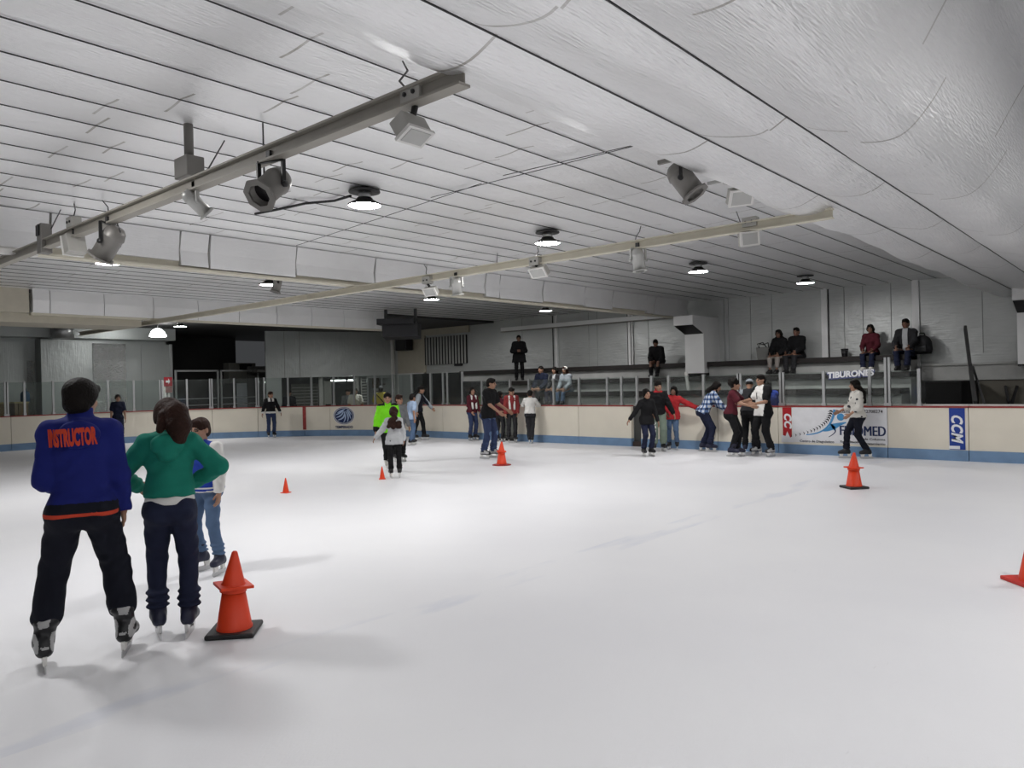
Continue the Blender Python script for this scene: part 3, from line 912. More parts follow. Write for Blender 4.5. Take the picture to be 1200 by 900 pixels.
lamp0 = None
LAMPS = [((-7.15, 5.6), 'round black ceiling lamp nearest to the camera, right of the hanging spotlights', 4.0),
         ((-7.2, 9.15), 'second round ceiling lamp of the nearer row, left of the second beam', 4.0),
         ((-7.1, 13.9), 'third round ceiling lamp of the nearer row, under the dark part of the ceiling', 4.0),
         ((-6.3, 17.6), 'farthest lamp of the nearer row, close to the back wall', 4.0),
         ((-13.3, 5.05), 'round ceiling lamp half hidden by the dark spotlight at the upper left', 4.0),
         ((-14.0, 8.45), 'round ceiling lamp seen behind the spotlight beyond the foil girder', 4.0),
         ((-14.0, 13.0), 'round ceiling lamp just below the far end of the second beam', 4.0),
         ((-14.15, 17.8), 'round ceiling lamp farthest away, above the left bench rows', 4.0),
         ((-7.15, 1.45), 'round ceiling lamp out of view above the instructor', 4.0),
         ((-14.0, 0.6), 'extra round ceiling lamp added out of view at far left', 4.0),  # extra lamp added past the left edge to light the ice
         ((0.9, 1.0), 'extra round ceiling lamp added out of view above the camera', 4.14),  # from here a row of lamps added out of view to brighten the ice
         ((0.9, 5.4), 'extra round ceiling lamp added out of view to the right of the camera', 4.14),
         ((0.9, 9.4), 'extra round ceiling lamp added out of view beyond the foil duct', 4.14),
         ((0.9, 13.6), 'extra round ceiling lamp added out of view near the right wall', 4.14),
         ((0.9, -3.2), 'extra round ceiling lamp added out of view behind the camera', 4.14),
         ((-24.1, 11.3), 'small ceiling lamp in the dark side hall on the left', 3.92),
         ((-20.7, 17.1), 'extra round ceiling lamp added behind the large black hanging screen', 3.92)]  # added lamp, kept out of sight, brightens the counter and far corner
for (x, y), lb, z in LAMPS:
    if lamp0 is None:
        lamp0 = make_lamp((x, y, z - 0.03), lb, 'round ceiling lamps'); continue
    c = copy_tree(lamp0); c.location = (x, y, z - 0.03); c['label'] = lb
# black cord from the nearest lamp
o = MB().tube([(-7.35, 5.55, 3.94), (-7.75, 5.6, 3.96), (-8.0, 5.35, 3.93), (-8.5, 5.4, 3.97), (-9.0, 5.25, 3.95)], 0.016, 6).build('lamp_cord', WIRE)
tag(o, 'black cord snaking over the ceiling beside the nearest round lamp', 'cord')
# dome light in the hall
q = on_x(185, 394, -25.5)
dm = empty('dome_lamp', q); tag(dm, 'bright dome lamp hanging in the side hall at the left', 'lamp')
MB().lathe([(0, 0.26), (0.10, 0.24), (0.2, 0.15), (0.27, 0.0), (0.26, -0.01), (0, 0.0)], 24).build('dome', mat('dome_glow', (0.9, 0.9, 0.9), emit=((1, 1, 0.98), 16.0), var=0), dm)
MB().tube([(0, 0, 0.25), (0, 0, 3.93 - q.z)], 0.012, 6).build('cord', WIRE, dm)

# ------------------------------------------------------------------ beams and their lamps
BZ = 3.375


def beam(y, x0, x1, lb):
    b = MB()
    b.box((x0, y - 0.045, BZ + 0.04), (x1, y + 0.045, BZ + 0.055)).box((x0, y - 0.045, BZ - 0.055), (x1, y + 0.045, BZ - 0.04)).box((x0, y - 0.005, BZ - 0.04), (x1, y + 0.005, BZ + 0.04))
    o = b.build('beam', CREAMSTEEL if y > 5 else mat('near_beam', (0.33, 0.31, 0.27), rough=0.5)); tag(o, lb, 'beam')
    return o


B1Y = on_z(300, 187, BZ).y; B2Y = on_z(750, 286, BZ).y
beam(B1Y, -18.9, -2.93, 'long steel beam nearest to the camera, hung under the ceiling at the upper left')
beam(B2Y, -24.0, on_z(972, 248, BZ).x, 'cream steel beam farther back, crossing the middle of the ceiling')
SPOTG = mat('spot_grey', (0.22, 0.21, 0.195), rough=0.45, metal=0.3)
SPOTL = mat('spot_light', (0.48, 0.48, 0.46), rough=0.4, metal=0.4)
LENS = mat('lens_dark', (0.02, 0.018, 0.02), rough=0.25)
FLOODW = mat('flood_grey', (0.42, 0.41, 0.38), rough=0.5)
CR = Vector((CAMR[0][0], CAMR[1][0], 0)).normalized(); CT = Vector((CAMR[0][2], CAMR[1][2], 0)).normalized(); CU = Vector((0, 0, 1))


def frame_from(axis, up=(0, 0, 1)):
    z = Vector(axis).normalized(); u = Vector(up)
    x = u.cross(z)
    if x.length < 1e-3: x = Vector((1, 0, 0))
    x.normalize(); y = z.cross(x)
    return Matrix(((x.x, y.x, z.x, 0), (x.y, y.y, z.y, 0), (x.z, y.z, z.z, 0), (0, 0, 0, 1)))


def par_can(px, py, dx, dy, dt, L, r, beam_y, label, m_=None, octa=True, lens=None):
    """stage lamp: centre on the sight line of (px,py) at beam distance; axis in the viewer's right/down/towards directions"""
    m_ = m_ or SPOTG
    c = on_y(px, py, beam_y); t = empty('spotlight', c); tag(t, label, 'spotlight')
    ax = (CR * dx - CU * dy + CT * dt).normalized(); M = frame_from(ax)
    h = L / 2
    MB().lathe([(0, -h), (r * 0.55, -h), (r * 0.85, -h * 0.8), (r, -h * 0.45), (r * 1.0, -h * 0.4), (r * 0.93, -h * 0.36), (r * 0.93, h * 0.9), (r * 0.80, h * 0.9), (r * 0.78, h * 0.5), (0, h * 0.5)], 24, M).build('can', m_, t)
    MB().lathe([(r * 0.0, h * 0.52), (r * 0.78, h * 0.53)], 24, M).build('lens', lens or LENS, t)
    n = 8 if octa else 20
    R1 = r * 1.22; bm = MB()
    ro = [(R1 * math.cos(2 * PI * (k + .5) / n), R1 * math.sin(2 * PI * (k + .5) / n)) for k in range(n)]
    ri = [(r * 0.80 * math.cos(2 * PI * (k + .5) / n), r * 0.80 * math.sin(2 * PI * (k + .5) / n)) for k in range(n)]
    for z0, z1 in ((h * 0.88, h * 0.98),):
        for k in range(n):
            k2 = (k + 1) % n
            bm.prism([ro[k], ro[k2], ri[k2], ri[k]], z0, z1, 'z', M)
    bm.build('filter_frame', m_, t)
    # yoke up to the beam
    side = ax.cross(CU)
    if side.length < 0.2: side = CR.copy()
    side.normalize()
    top = Vector((0, 0, max(r * 1.9, min(BZ - 0.05 - c.z, 0.5))))
    y_ = MB()
    for s in (-1, 1):
        y_.bar(side * s * r * 1.08, side * s * r * 1.08 + top * 0.92, 0.018, 0.03)
        y_.lathe([(0, 0), (r * 0.22, 0), (r * 0.22, 0.025), (0, 0.025)], 10, Matrix.Translation(side * s * r * 1.08) @ frame_from(side * s))
    y_.bar(side * -r * 1.1 + top * 0.92, side * r * 1.1 + top * 0.92, 0.03, 0.018)
    y_.build('yoke', BLACKM if m_ is SPOTG else m_, t)
    MB().box((top.x - 0.025, -0.025, top.z * 0.92), (top.x + 0.025, 0.025, top.z * 0.92 + 0.07)).build('clamp', BLACKM, t)
    return t


def flood(px, py, dx, dy, dt, w, h, d, beam_y, label, jbox=(0, 0.22), cant=0.0, m_=None):
    m_ = m_ or FLOODW
    c = on_y(px, py, beam_y); t = empty('floodlight', c); tag(t, label, 'floodlight')
    ax = (CR * dx - CU * dy + CT * dt).normalized()
    M = frame_from(ax) @ Matrix.Rotation(cant, 4, 'Z')
    MB().box((-w / 2, -h / 2, -d / 2), (w / 2, h / 2, d / 2 - 0.02), M).build('housing', m_, t, bevel=0.008)
    MB().box((-w / 2 - 0.008, -h / 2 - 0.008, d / 2 - 0.02), (w / 2 + 0.008, h / 2 + 0.008, d / 2), M).build('front_frame', WHITEP, t)
    MB().box((-w * .42, -h * .42, d / 2), (w * .42, h * .42, d / 2 + 0.004), M).build('front_glass', mat('flood_glass', (0.5, 0.5, 0.48), rough=0.15), t)
    if jbox:
        j = CR * jbox[0] + CU * jbox[1]
        Mj = Matrix.Translation(j) @ frame_from(Vector((0, -1, 0)))
        MB().box((-0.085, -0.055, -0.05), (0.085, 0.055, 0.05), Mj).build('junction_box', m_, t, bevel=0.006)
        MB().tube([j - Vector((0, 0, 0.05)), j * 0.4], 0.02, 8).build('bracket', BLACKM, t)
        for a_ in (-0.04, 0.035):
            MB().lathe([(0, 0.0), (0.014, 0), (0.014, 0.01), (0, 0.01)], 10, Mj @ Matrix.Translation((a_, 0.0, 0.05))).build('knockout', BLACKM, t)
    return t


def cable(pts, label, r=0.007, name='hanging_wire'):
    o = MB().tube(pts, r, 6).build(name, WIRE); tag(o, label, 'wire'); return o


Y1 = B1Y
flood(482, 151, 0.45, 0.9, 0.25, 0.21, 0.12, 0.13, Y1, 'grey floodlight nearest the top of the photo, hanging from the near beam', jbox=(0.03, 0.20), cant=0.1)
par_can(318, 218, -0.28, 0.55, 0.65, 0.34, 0.105, Y1, 'dark stage spotlight with octagonal frame, lens facing the camera, on the near beam')
par_can(230, 238, 0.62, 0.7, -0.35, 0.25, 0.062, Y1 + 0.02, 'slim silver spotlight on the near beam left of the octagonal one', m_=SPOTL, octa=False)
par_can(128, 285, -0.55, 0.75, -0.1, 0.36, 0.11, Y1, 'dark spotlight with reddish rim hanging at the left above a round lamp', lens=mat('lens_red', (0.22, 0.07, 0.06)))
t = flood(87, 287, -0.75, 0.25, -0.5, 0.20, 0.20, 0.12, Y1, 'small grey floodlight on the near beam at the far left', jbox=(0.0, 0.24))
q = on_y(222, 203, Y1 + 0.1); t = empty('mounting_box', q); tag(t, 'grey mounting box standing on the near beam above the slim silver spotlight', 'box')
MB().box((-0.12, -0.08, -0.05), (0.12, 0.08, 0.13)).build('box', SPOTG, t, bevel=0.01)
MB().tube([(0, 0, 0.13), (0, 0, 3.97 - q.z)], 0.04, 10).build('stem', SPOTG, t)
q = on_y(52, 275, Y1); t = empty('control_box', q); tag(t, 'small control box with black face above the near beam at the left edge', 'box')
MB().box((-0.07, -0.06, -0.22), (0.07, 0.06, 0.12)).build('box', SPOTG, t, bevel=0.008)
MB().box((-0.05, -0.075, -0.02), (0.04, -0.06, 0.10)).build('face', DARK, t)
flood(632, 318, -0.5, 0.55, 0.5, 0.28, 0.14, 0.10, B2Y, 'small white floodlight under the second beam below the second round lamp', jbox=(-0.05, 0.14))
flood(877, 280, 0.1, 0.15, 0.95, 0.21, 0.15, 0.10, B2Y, 'white square floodlight under the right end of the second beam', jbox=(0.03, 0.19), cant=0.12)
par_can(748, 305, 0.12, 0.95, 0.05, 0.30, 0.085, B2Y, 'pale cylindrical spotlight hanging straight down from the second beam', m_=SPOTL)
par_can(535, 336, 0.12, 0.95, -0.1, 0.27, 0.085, B2Y, 'pale cylindrical spotlight on the left part of the second beam', m_=SPOTL)
flood(505, 341, -0.4, 0.5, 0.6, 0.24, 0.13, 0.09, B2Y, 'tiny white floodlight left of the pale cylindrical spotlight', jbox=(-0.05, 0.17))
par_can(325, 332, -0.2, 0.9, 0.1, 0.36, 0.085, B2Y - 0.6, 'grey spotlight hanging in front of a round lamp beyond the foil girder')
par_can(272, 313, -0.4, 0.85, 0.1, 0.2, 0.06, 6.0, 'tiny white spotlight under the foil girder', m_=SPOTL, octa=False)
YB = 6.1
par_can(802, 212, 0.48, 0.78, 0.25, 0.34, 0.108, YB - 0.1, 'large dark spotlight hanging beside the sagging foil in the middle right')
flood(867, 230, 0.15, 0.55, 0.7, 0.24, 0.16, 0.10, 7.15, 'cream floodlight right of the large dark spotlight', jbox=(-0.07, 0.19), cant=0.15)
q0 = on_y(795, 188, YB - 0.1)
o = MB().bar((q0.x - 0.2, YB - 0.1, q0.z + 0.02), (q0.x + 0.35, YB - 0.1, q0.z + 0.02), 0.035).build('support_bar', SPOTG); tag(o, 'short dark bar that carries the large spotlight beside the sagging foil', 'bar')
q1 = on_y(862, 212, 7.15)
o = MB().bar((q1.x - 0.3, 7.15, q1.z + 0.03), (q1.x + 0.25, 7.15, q1.z + 0.03), 0.03).build('support_bar', SPOTL); tag(o, 'short pale bar that carries the cream floodlight', 'bar')
# double cable crossing the ceiling
for k in (0, 1):
    o = MB().tube([(on_z(652, 224 + 3 * k, 3.95).x - 1.2 * k, 6.25 + 0.09 * k, 3.955), (-3.4, 6.25, 3.90)], 0.004, 6).build('ceiling_cable', WIRE)
    tag(o, 'thin cable crossing the ceiling to the large dark spotlight', 'cable', 'cables crossing the ceiling')
o = MB().tube([(-10.6, 6.9, 3.955), (-8.0, 6.55, 3.935), (-5.9, 6.3, 3.95)], 0.004, 6).build('ceiling_cable', WIRE); tag(o, 'thin cable crossing the ceiling to the large dark spotlight', 'cable', 'cables crossing the ceiling')


def up_wire(px, py, px2, py2, y, lb, wig=0.03):
    a = on_y(px, py, y); b_ = on_z(px2, py2, 3.97)
    n = 5; pts = [a.lerp(b_, i / (n - 1)) for i in range(n)]
    for i in range(1, n - 1): pts[i] = pts[i] + CR * wig * (1 if i % 2 else -1)
    return cable(pts, lb)


up_wire(475, 122, 472, 72, Y1, 'crooked wire from the ceiling down to the nearest floodlight')
up_wire(310, 222, 308, 144, Y1, 'straight wire from the ceiling down to the octagonal spotlight', 0.0)
up_wire(240, 205, 263, 165, Y1, 'bar stay from the ceiling down to the mounting box', 0.0)
up_wire(141, 272, 120, 235, Y1, 'curved wire above the spotlight with reddish rim', 0.02)
up_wire(88, 270, 87, 239, Y1, 'wire above the small grey floodlight at the far left', 0.01)
up_wire(60, 268, 71, 246, Y1, 'stay above the control box at the left edge', 0.0)
up_wire(740, 294, 751, 265, B2Y, 'wire above the pale spotlight hanging straight down', 0.01)
up_wire(628, 312, 630, 290, B2Y, 'wire above the white floodlight under the second beam', 0.02)
up_wire(868, 262, 863, 248, B2Y, 'wire above the white square floodlight', 0.0)
up_wire(505, 333, 497, 310, B2Y, 'crooked wire above the tiny white floodlight', 0.02)
up_wire(582, 312, 583, 297, B2Y, 'short wire on the middle of the second beam', 0.0)


# ------------------------------------------------------------------ cones
ORANGE = mat('cone_orange', (0.78, 0.055, 0.012), rough=0.45, var=0.05)
RUBBER = mat('black_rubber', (0.022, 0.022, 0.023), rough=0.55)


def cone(px, py, H, style, label, scale=1.0, rot=0.3):
    p = on_z(px, py, 0); t = empty('traffic_cone', (p.x, p.y, 0), rot); tag(t, label, 'traffic cone')
    r = H * 0.21
    if style == 'small':
        MB().box((-r * 1.25, -r * 1.25, 0), (r * 1.25, r * 1.25, 0.012)).build('base', ORANGE, t, bevel=0.004)
        MB().lathe([(r, 0.012), (r * 0.95, 0.03), (r * 0.2, H - 0.008), (r * 0.12, H), (0, H)], 28).build('cone_body', ORANGE, t)
        return t
    # two cones: the upper one stands with its flange on the lower one
    if style in ('big', 'tall'):
        MB().prism([(-r * 1.36, -r * 1.36), (r * 1.36, -r * 1.36), (r * 1.36, r * 1.36), (-r * 1.36, r * 1.36)], 0, 0.034, 'z').build('base', RUBBER, t, bevel=0.012)
    else:
        MB().lathe([(0, 0), (r * 1.9, 0), (r * 1.9, 0.012), (r * 1.1, 0.03), (0, 0.03)], 30).build('base', mat('cone_base_red', (0.30, 0.015, 0.01)), t)
    hz_ = H * 0.60
    MB().lathe([(r * 1.02, 0.02), (r * 1.02, 0.045), (r * 0.97, 0.055), (r * 0.58, hz_), (0, hz_)], 32).build('lower_cone', ORANGE, t)
    M = Matrix.Translation((0, 0, hz_)) @ Matrix.Rotation(0.06, 4, 'Y')
    c = MB().lathe([(r * 0.75, -0.05), (r * 0.78, -0.02), (r * 0.7, 0.0), (r * 0.62, 0.014), (r * 0.16, H - hz_ - 0.008), (r * 0.1, H - hz_), (0, H - hz_)], 32, M)
    f = r * 0.92
    c.prism([(-f, -f), (f, -f), (f, f), (-f, f)], -0.018, 0.0, 'z', M @ Matrix.Rotation(0.5, 4, 'Z'))
    c.build('upper_cone', ORANGE, t)
    return t


cone(275, 741, 0.555, 'big', 'big orange cone stacked on a black rubber base beside the girl in the green hoodie', rot=math.radians(48))
cone(335, 577.5, 0.235, 'small', 'small orange cone alone on the ice behind the big one', rot=0.4)
cone(448, 561.5, 0.225, 'small', 'small orange cone at the feet of the girl in the light grey coat', rot=0.9)
cone(588, 545, 0.475, 'flange', 'tall orange cone with round red base at the feet of the man in jeans')
cone(1001, 572, 0.52, 'tall', 'tall orange cone with black base in front of the woman in the white blouse', rot=math.radians(50))
cone(1213, 682, 0.5, 'tall2', 'orange cone base cut off by the right edge of the photo') if False else None
p = on_z(1214, 684, 0); t = empty('traffic_cone', (p.x, p.y, 0), 0.75); tag(t, 'orange cone cut off by the right edge of the photo', 'traffic cone')
MB().box((-0.17, -0.17, 0), (0.17, 0.17, 0.03)).build('base', mat('cone_red', (0.55, 0.03, 0.02)), t, bevel=0.008)
MB().lathe([(0.115, 0.03), (0.11, 0.06), (0.025, 0.49), (0.012, 0.5), (0, 0.5)], 28).build('cone_body', ORANGE, t)

# ------------------------------------------------------------------ things behind the curved boards: skate counter
IVORY = mat('ivory_metal', (0.50, 0.50, 0.46), rough=0.5)
BROWNW = mat('shelf_brown', (0.20, 0.15, 0.10), rough=0.7)


def on_slant(px, back):
    u, z = slant(px, 450, back); q = A_ - N_ * back + E_ * u; return q


SROT = math.atan2(E_.y, E_.x)


def sl_empty(name, px, back, label, cat_, group=None):
    q = on_slant(px, back); t = empty(name, (q.x, q.y, 0), SROT); tag(t, label, cat_, group); return t


def wid(pa, pb, back):
    return slant(pb, 450, back)[0] - slant(pa, 450, back)[0]


for (pa, pb, lb) in ((342, 356, 'slatted shelf rack at the left end of the skate counter'), (357, 372, 'slatted shelf rack beside the white column')):
    t = sl_empty('shelf_rack', (pa + pb) / 2, 0.9, lb, 'rack', 'shelf racks at the skate counter'); w = wid(pa, pb, 0.9) / 2
    m_ = MB()
    for x in (-w, w): m_.box((x - 0.02, -0.02, 0), (x + 0.02, 0.02, 1.8))
    m_.build('upright', GREYSTEEL, t)
    for k in range(7): MB().box((-w, -0.06, 0.85 + k * 0.13), (w, 0.12, 0.88 + k * 0.13)).build('shelf', IVORY, t)
    MB().box((-w, 0.13, 0.8), (w, 0.15, 1.8)).build('back_panel', mat('rack_back', (0.20, 0.20, 0.18)), t)
t = sl_empty('white_column', 376, 0.25, 'shiny white column between the shelf racks and the cabinet', 'column'); w = wid(373.5, 378.5, 0.25) / 2
MB().tube([(0, 0, 0), (0, 0, 2.05)], w, 16).build('shaft', WHITEP, t)
MB().tube([(0, 0, 2.05), (0, 0, 2.2)], w * 1.2, 16).build('collar', DARK, t)
t = sl_empty('storage_cabinet', 384, 0.6, 'tall ivory cabinet behind the curved boards', 'cabinet'); w = wid(379.5, 388.5, 0.6) / 2
MB().box((-w, 0, 0), (w, 0.5, 1.9)).build('body', IVORY, t, bevel=0.01)
MB().box((-w + 0.03, -0.02, 0.95), (w - 0.03, 0.0, 1.85)).build('door', mat('ivory_door', (0.55, 0.55, 0.51)), t)
MB().box((-w + 0.05, -0.02, 0.86), (w - 0.05, 0.0, 0.92)).build('vent', DARK, t)
for (pa, pb, lb) in ((388, 405, 'left fluorescent tube over the skate counter'), (408, 416, 'right fluorescent tube over the skate counter')):
    t = sl_empty('tube_lamp', (pa + pb) / 2, 0.8, lb, 'lamp', 'tubes over the skate counter'); w = wid(pa, pb, 0.8) / 2
    MB().box((-w, -0.04, 1.93), (w, 0.04, 1.98)).build('batten', IVORY, t)
    MB().tube([(-w, 0, 1.905), (w, 0, 1.905)], 0.022, 8).build('tube', mat('tube_glow', (0.9, 0.9, 0.9), emit=((0.95, 1, 1), 9.0), var=0), t)
    MB().box((-0.01, -0.02, 1.98), (0.01, 0.02, 2.31)).build('hanger', IVORY, t)
t = sl_empty('hanging_sheet', 419, 0.3, 'narrow pale sheet hanging beside the counter window', 'sheet'); w = wid(417.5, 420.5, 0.3) / 2
MB().box((-w, 0, 1.45), (w, 0.03, 2.06)).build('sheet', WHITEP, t)
t = sl_empty('white_rack', 427, 0.5, 'white rack of narrow slats left of the person in yellow', 'rack'); w = wid(423.5, 430.5, 0.5) / 2
for x in (-w, w): MB().box((x - 0.015, -0.02, 0), (x + 0.015, 0.02, 2.0)).build('upright', WHITEP, t)
for k in range(9): MB().box((-w, -0.05, 0.95 + k * 0.12), (w, 0.05, 1.0 + k * 0.12)).build('slat', WHITEP, t)
t = sl_empty('counter_window', 446, 0.08, 'metal framed counter window with brown shelves behind the person in yellow', 'window'); w = wid(430.5, 461, 0.08) / 2
f = MB()
for x in (-w, 0.05, w): f.box((x - 0.03, -0.02, 0.9), (x + 0.03, 0.04, 2.03))
f.box((-w, -0.02, 1.98), (w, 0.04, 2.04)).build('frame', ALU, t)
for k in range(3): MB().box((-w * 0.1, 0.5, 1.1 + 0.3 * k), (w, 0.9, 1.13 + 0.3 * k)).build('shelf', BROWNW, t)
MB().box((-w * 0.1, 0.9, 1.55), (w, 0.95, 2.0)).build('shelf_back', BROWNW, t)

# hall doorway: glazed frames, machine, sign, tables
t = empty('door_frame', (XL + 0.2, 0, 0)); tag(t, 'tall thin metal frame with cross bars in the dark doorway, left one', 'frame', 'metal frames in the dark doorway')
ya, yb = lw(203), lw(252)
f = MB()
for y in (ya, yb): f.box((-0.03, y - 0.03, 0), (0.03, y + 0.03, 2.42))
f.box((-0.03, ya, 2.36), (0.03, yb, 2.42)).build('frame', ALU, t)
for z in (1.05, 1.30): MB().box((-0.02, ya, z), (0.02, yb, z + 0.03)).build('cross_bar', ALU, t)
t = empty('door_frame', (XL + 0.2, 0, 0)); tag(t, 'tall thin metal frame with cross bars in the dark doorway, right one', 'frame', 'metal frames in the dark doorway')
ya, yb = lw(256), lw(299)
f = MB()
for y in (ya, yb): f.box((-0.03, y - 0.03, 0), (0.03, y + 0.03, 2.42))
f.box((-0.03, ya, 2.36), (0.03, yb, 2.42)).build('frame', ALU, t)
for z in (1.05, 1.30): MB().box((-0.02, ya, z), (0.02, yb, z + 0.03)).build('cross_bar', ALU, t)
c = on_x(281, 437, -30.2); t = empty('wall_machine', (c.x, c.y, c.z)); tag(t, 'grey machine with dark screen hanging inside the dark doorway', 'machine')
MB().box((-0.25, -0.62, -0.45), (0.25, 0.62, 0.42)).build('housing', mat('machine_grey', (0.22, 0.22, 0.20)), t, bevel=0.02)
MB().box((0.25, -0.15, 0.08), (0.27, 0.42, 0.38)).build('screen', DARK, t)
MB().box((-1.3, -0.2, -0.1), (-0.25, 0.2, 0.1)).build('bracket', DARK, t)
# red sign on a post
q = on_x(195.5, 446, -26.2); t = empty('arrow_sign', (q.x, q.y, 0), 0.4); tag(t, 'small red sign with white arrow on a white post behind the girl with the ponytail', 'sign')
MB().box((-0.03, -0.17, 0), (0.03, -0.07, q.z)).box((-0.03, 0.02, 0), (0.03, 0.1, q.z - 0.1)).build('post', WHITEP, t)
MB().box((0.03, -0.17, q.z - 0.2), (0.05, 0.2, q.z + 0.12)).build('panel', mat('sign_red', (0.35, 0.03, 0.04)), t)
MB().prism([(0.02, q.z - 0.13), (0.08, q.z - 0.03), (0.02, q.z + 0.07), (0.02, q.z), (-0.10, q.z - 0.0), (-0.10, q.z - 0.07), (0.02, q.z - 0.07)], 0.05, 0.055, 'x').build('arrow', LETW, t)
MB().box((0.03, -0.1, q.z - 0.42), (0.045, 0.2, q.z - 0.22)).build('lower_panel', mat('sign_pink', (0.30, 0.16, 0.15)), t)
# crates and jug at the far left
for k, (pa, pb, lb) in enumerate(((-14, 7, 'low wooden crate behind the glass at the left edge'), (13.5, 29, 'low wooden crate behind the glass beside the blue jug'))):
    y0 = on_x(pa, 470, -27.4).y; y1 = on_x(pb, 470, -27.4).y
    t = empty('wooden_crate', (-27.4, (y0 + y1) / 2, 0)); tag(t, lb, 'crate', 'wooden crates at the left edge'); h = (y1 - y0) / 2
    WOODC = mat('crate_wood', (0.27, 0.19, 0.10), rough=0.8)
    MB().box((-0.3, -h, 0), (0.3, h, 0.95)).build('crate_base', mat('crate_dark', (0.06, 0.045, 0.03)), t)
    MB().box((-0.32, -h, 0.95), (0.32, -h + 0.08, 1.36)).box((-0.32, h - 0.25, 0.95), (0.32, h, 1.36)).box((-0.32, -h, 0.93), (0.32, h, 1.0)).box((-0.30, -h, 0.95), (-0.25, h, 1.36)).build('frame', WOODC, t)
    MB().box((-0.34, -h - 0.02, 1.36), (0.34, h + 0.02, 1.41)).build('top', mat('crate_top', (0.48, 0.42, 0.20)), t)
q = on_x(27, 466, -27.4); t = empty('water_jug', (-27.4, q.y + 0.06, 1.412)); tag(t, 'blue water jug on the wooden crate at the far left', 'jug')
MB().lathe([(0, 0), (0.12, 0), (0.13, 0.02), (0.13, 0.24), (0.10, 0.30), (0.04, 0.34), (0.04, 0.38), (0, 0.38)], 20).build('bottle', mat('jug_blue', (0.05, 0.12, 0.22), rough=0.2), t)
MB().lathe([(0, 0.38), (0.045, 0.38), (0.045, 0.41), (0, 0.41)], 16).build('cap', DARK, t)

# things on the benches
q = on_y(897, 420, 20.6); t = empty('shopping_bag', (q.x, 20.6, 2.12)); tag(t, 'grey shopping bag with black handles on the top bench beside the couple', 'bag')
MB().prism([(-0.2, 0.0), (0.2, 0.0), (0.24, 0.36), (-0.24, 0.36)], -0.09, 0.09, 'y').build('bag_body', mat('bag_grey', (0.20, 0.20, 0.19)), t, bevel=0.02)
MB().tube([(-0.14, -0.09, 0.34), (-0.12, -0.09, 0.46), (0.0, -0.09, 0.43), (0.12, -0.09, 0.48), (0.14, -0.09, 0.34)], 0.016, 6).tube([(-0.2, 0.09, 0.34), (-0.25, 0.05, 0.46), (-0.1, 0.08, 0.5), (0.0, 0.09, 0.36)], 0.016, 6).build('handle', WIRE, t)
q = on_y(990, 415, 20.7); t = empty('paper_cup', (q.x, 20.7, 2.12)); tag(t, 'dark cup left alone on the top bench', 'cup')
MB().lathe([(0, 0), (0.07, 0), (0.09, 0.2), (0.085, 0.2), (0.065, 0.01), (0, 0.01)], 16).build('cup', DARK, t)
MB().lathe([(0, 0.195), (0.095, 0.195), (0.095, 0.22), (0, 0.225)], 16).build('lid', DARK, t)
q = on_y(1081, 424, 20.55); t = empty('dark_backpack', (q.x, 20.55, 2.12)); tag(t, 'dark backpack on the top bench right of the man in the open jacket', 'backpack')
MB().lathe([(0, 0), (0.26, 0.0), (0.30, 0.12), (0.28, 0.34), (0.2, 0.48), (0.08, 0.54), (0, 0.54)], 20, Matrix.Diagonal((.8, 0.5, .85, 1))).build('pack', DARK, t)
MB().tube([(-0.07, 0, 0.44), (-0.05, 0, 0.51), (0.05, 0, 0.51), (0.07, 0, 0.44)], 0.014, 6).build('handle', BLACKM, t)
MB().box((-0.13, -0.17, 0.05), (0.13, -0.12, 0.22)).build('pocket', DARK, t, bevel=0.02)
# ------------------------------------------------------------------ people: smooth bodies grown from joints
def V(*a): return np.array(a, float)


def nrm(v): return v / (np.linalg.norm(v) + 1e-9)


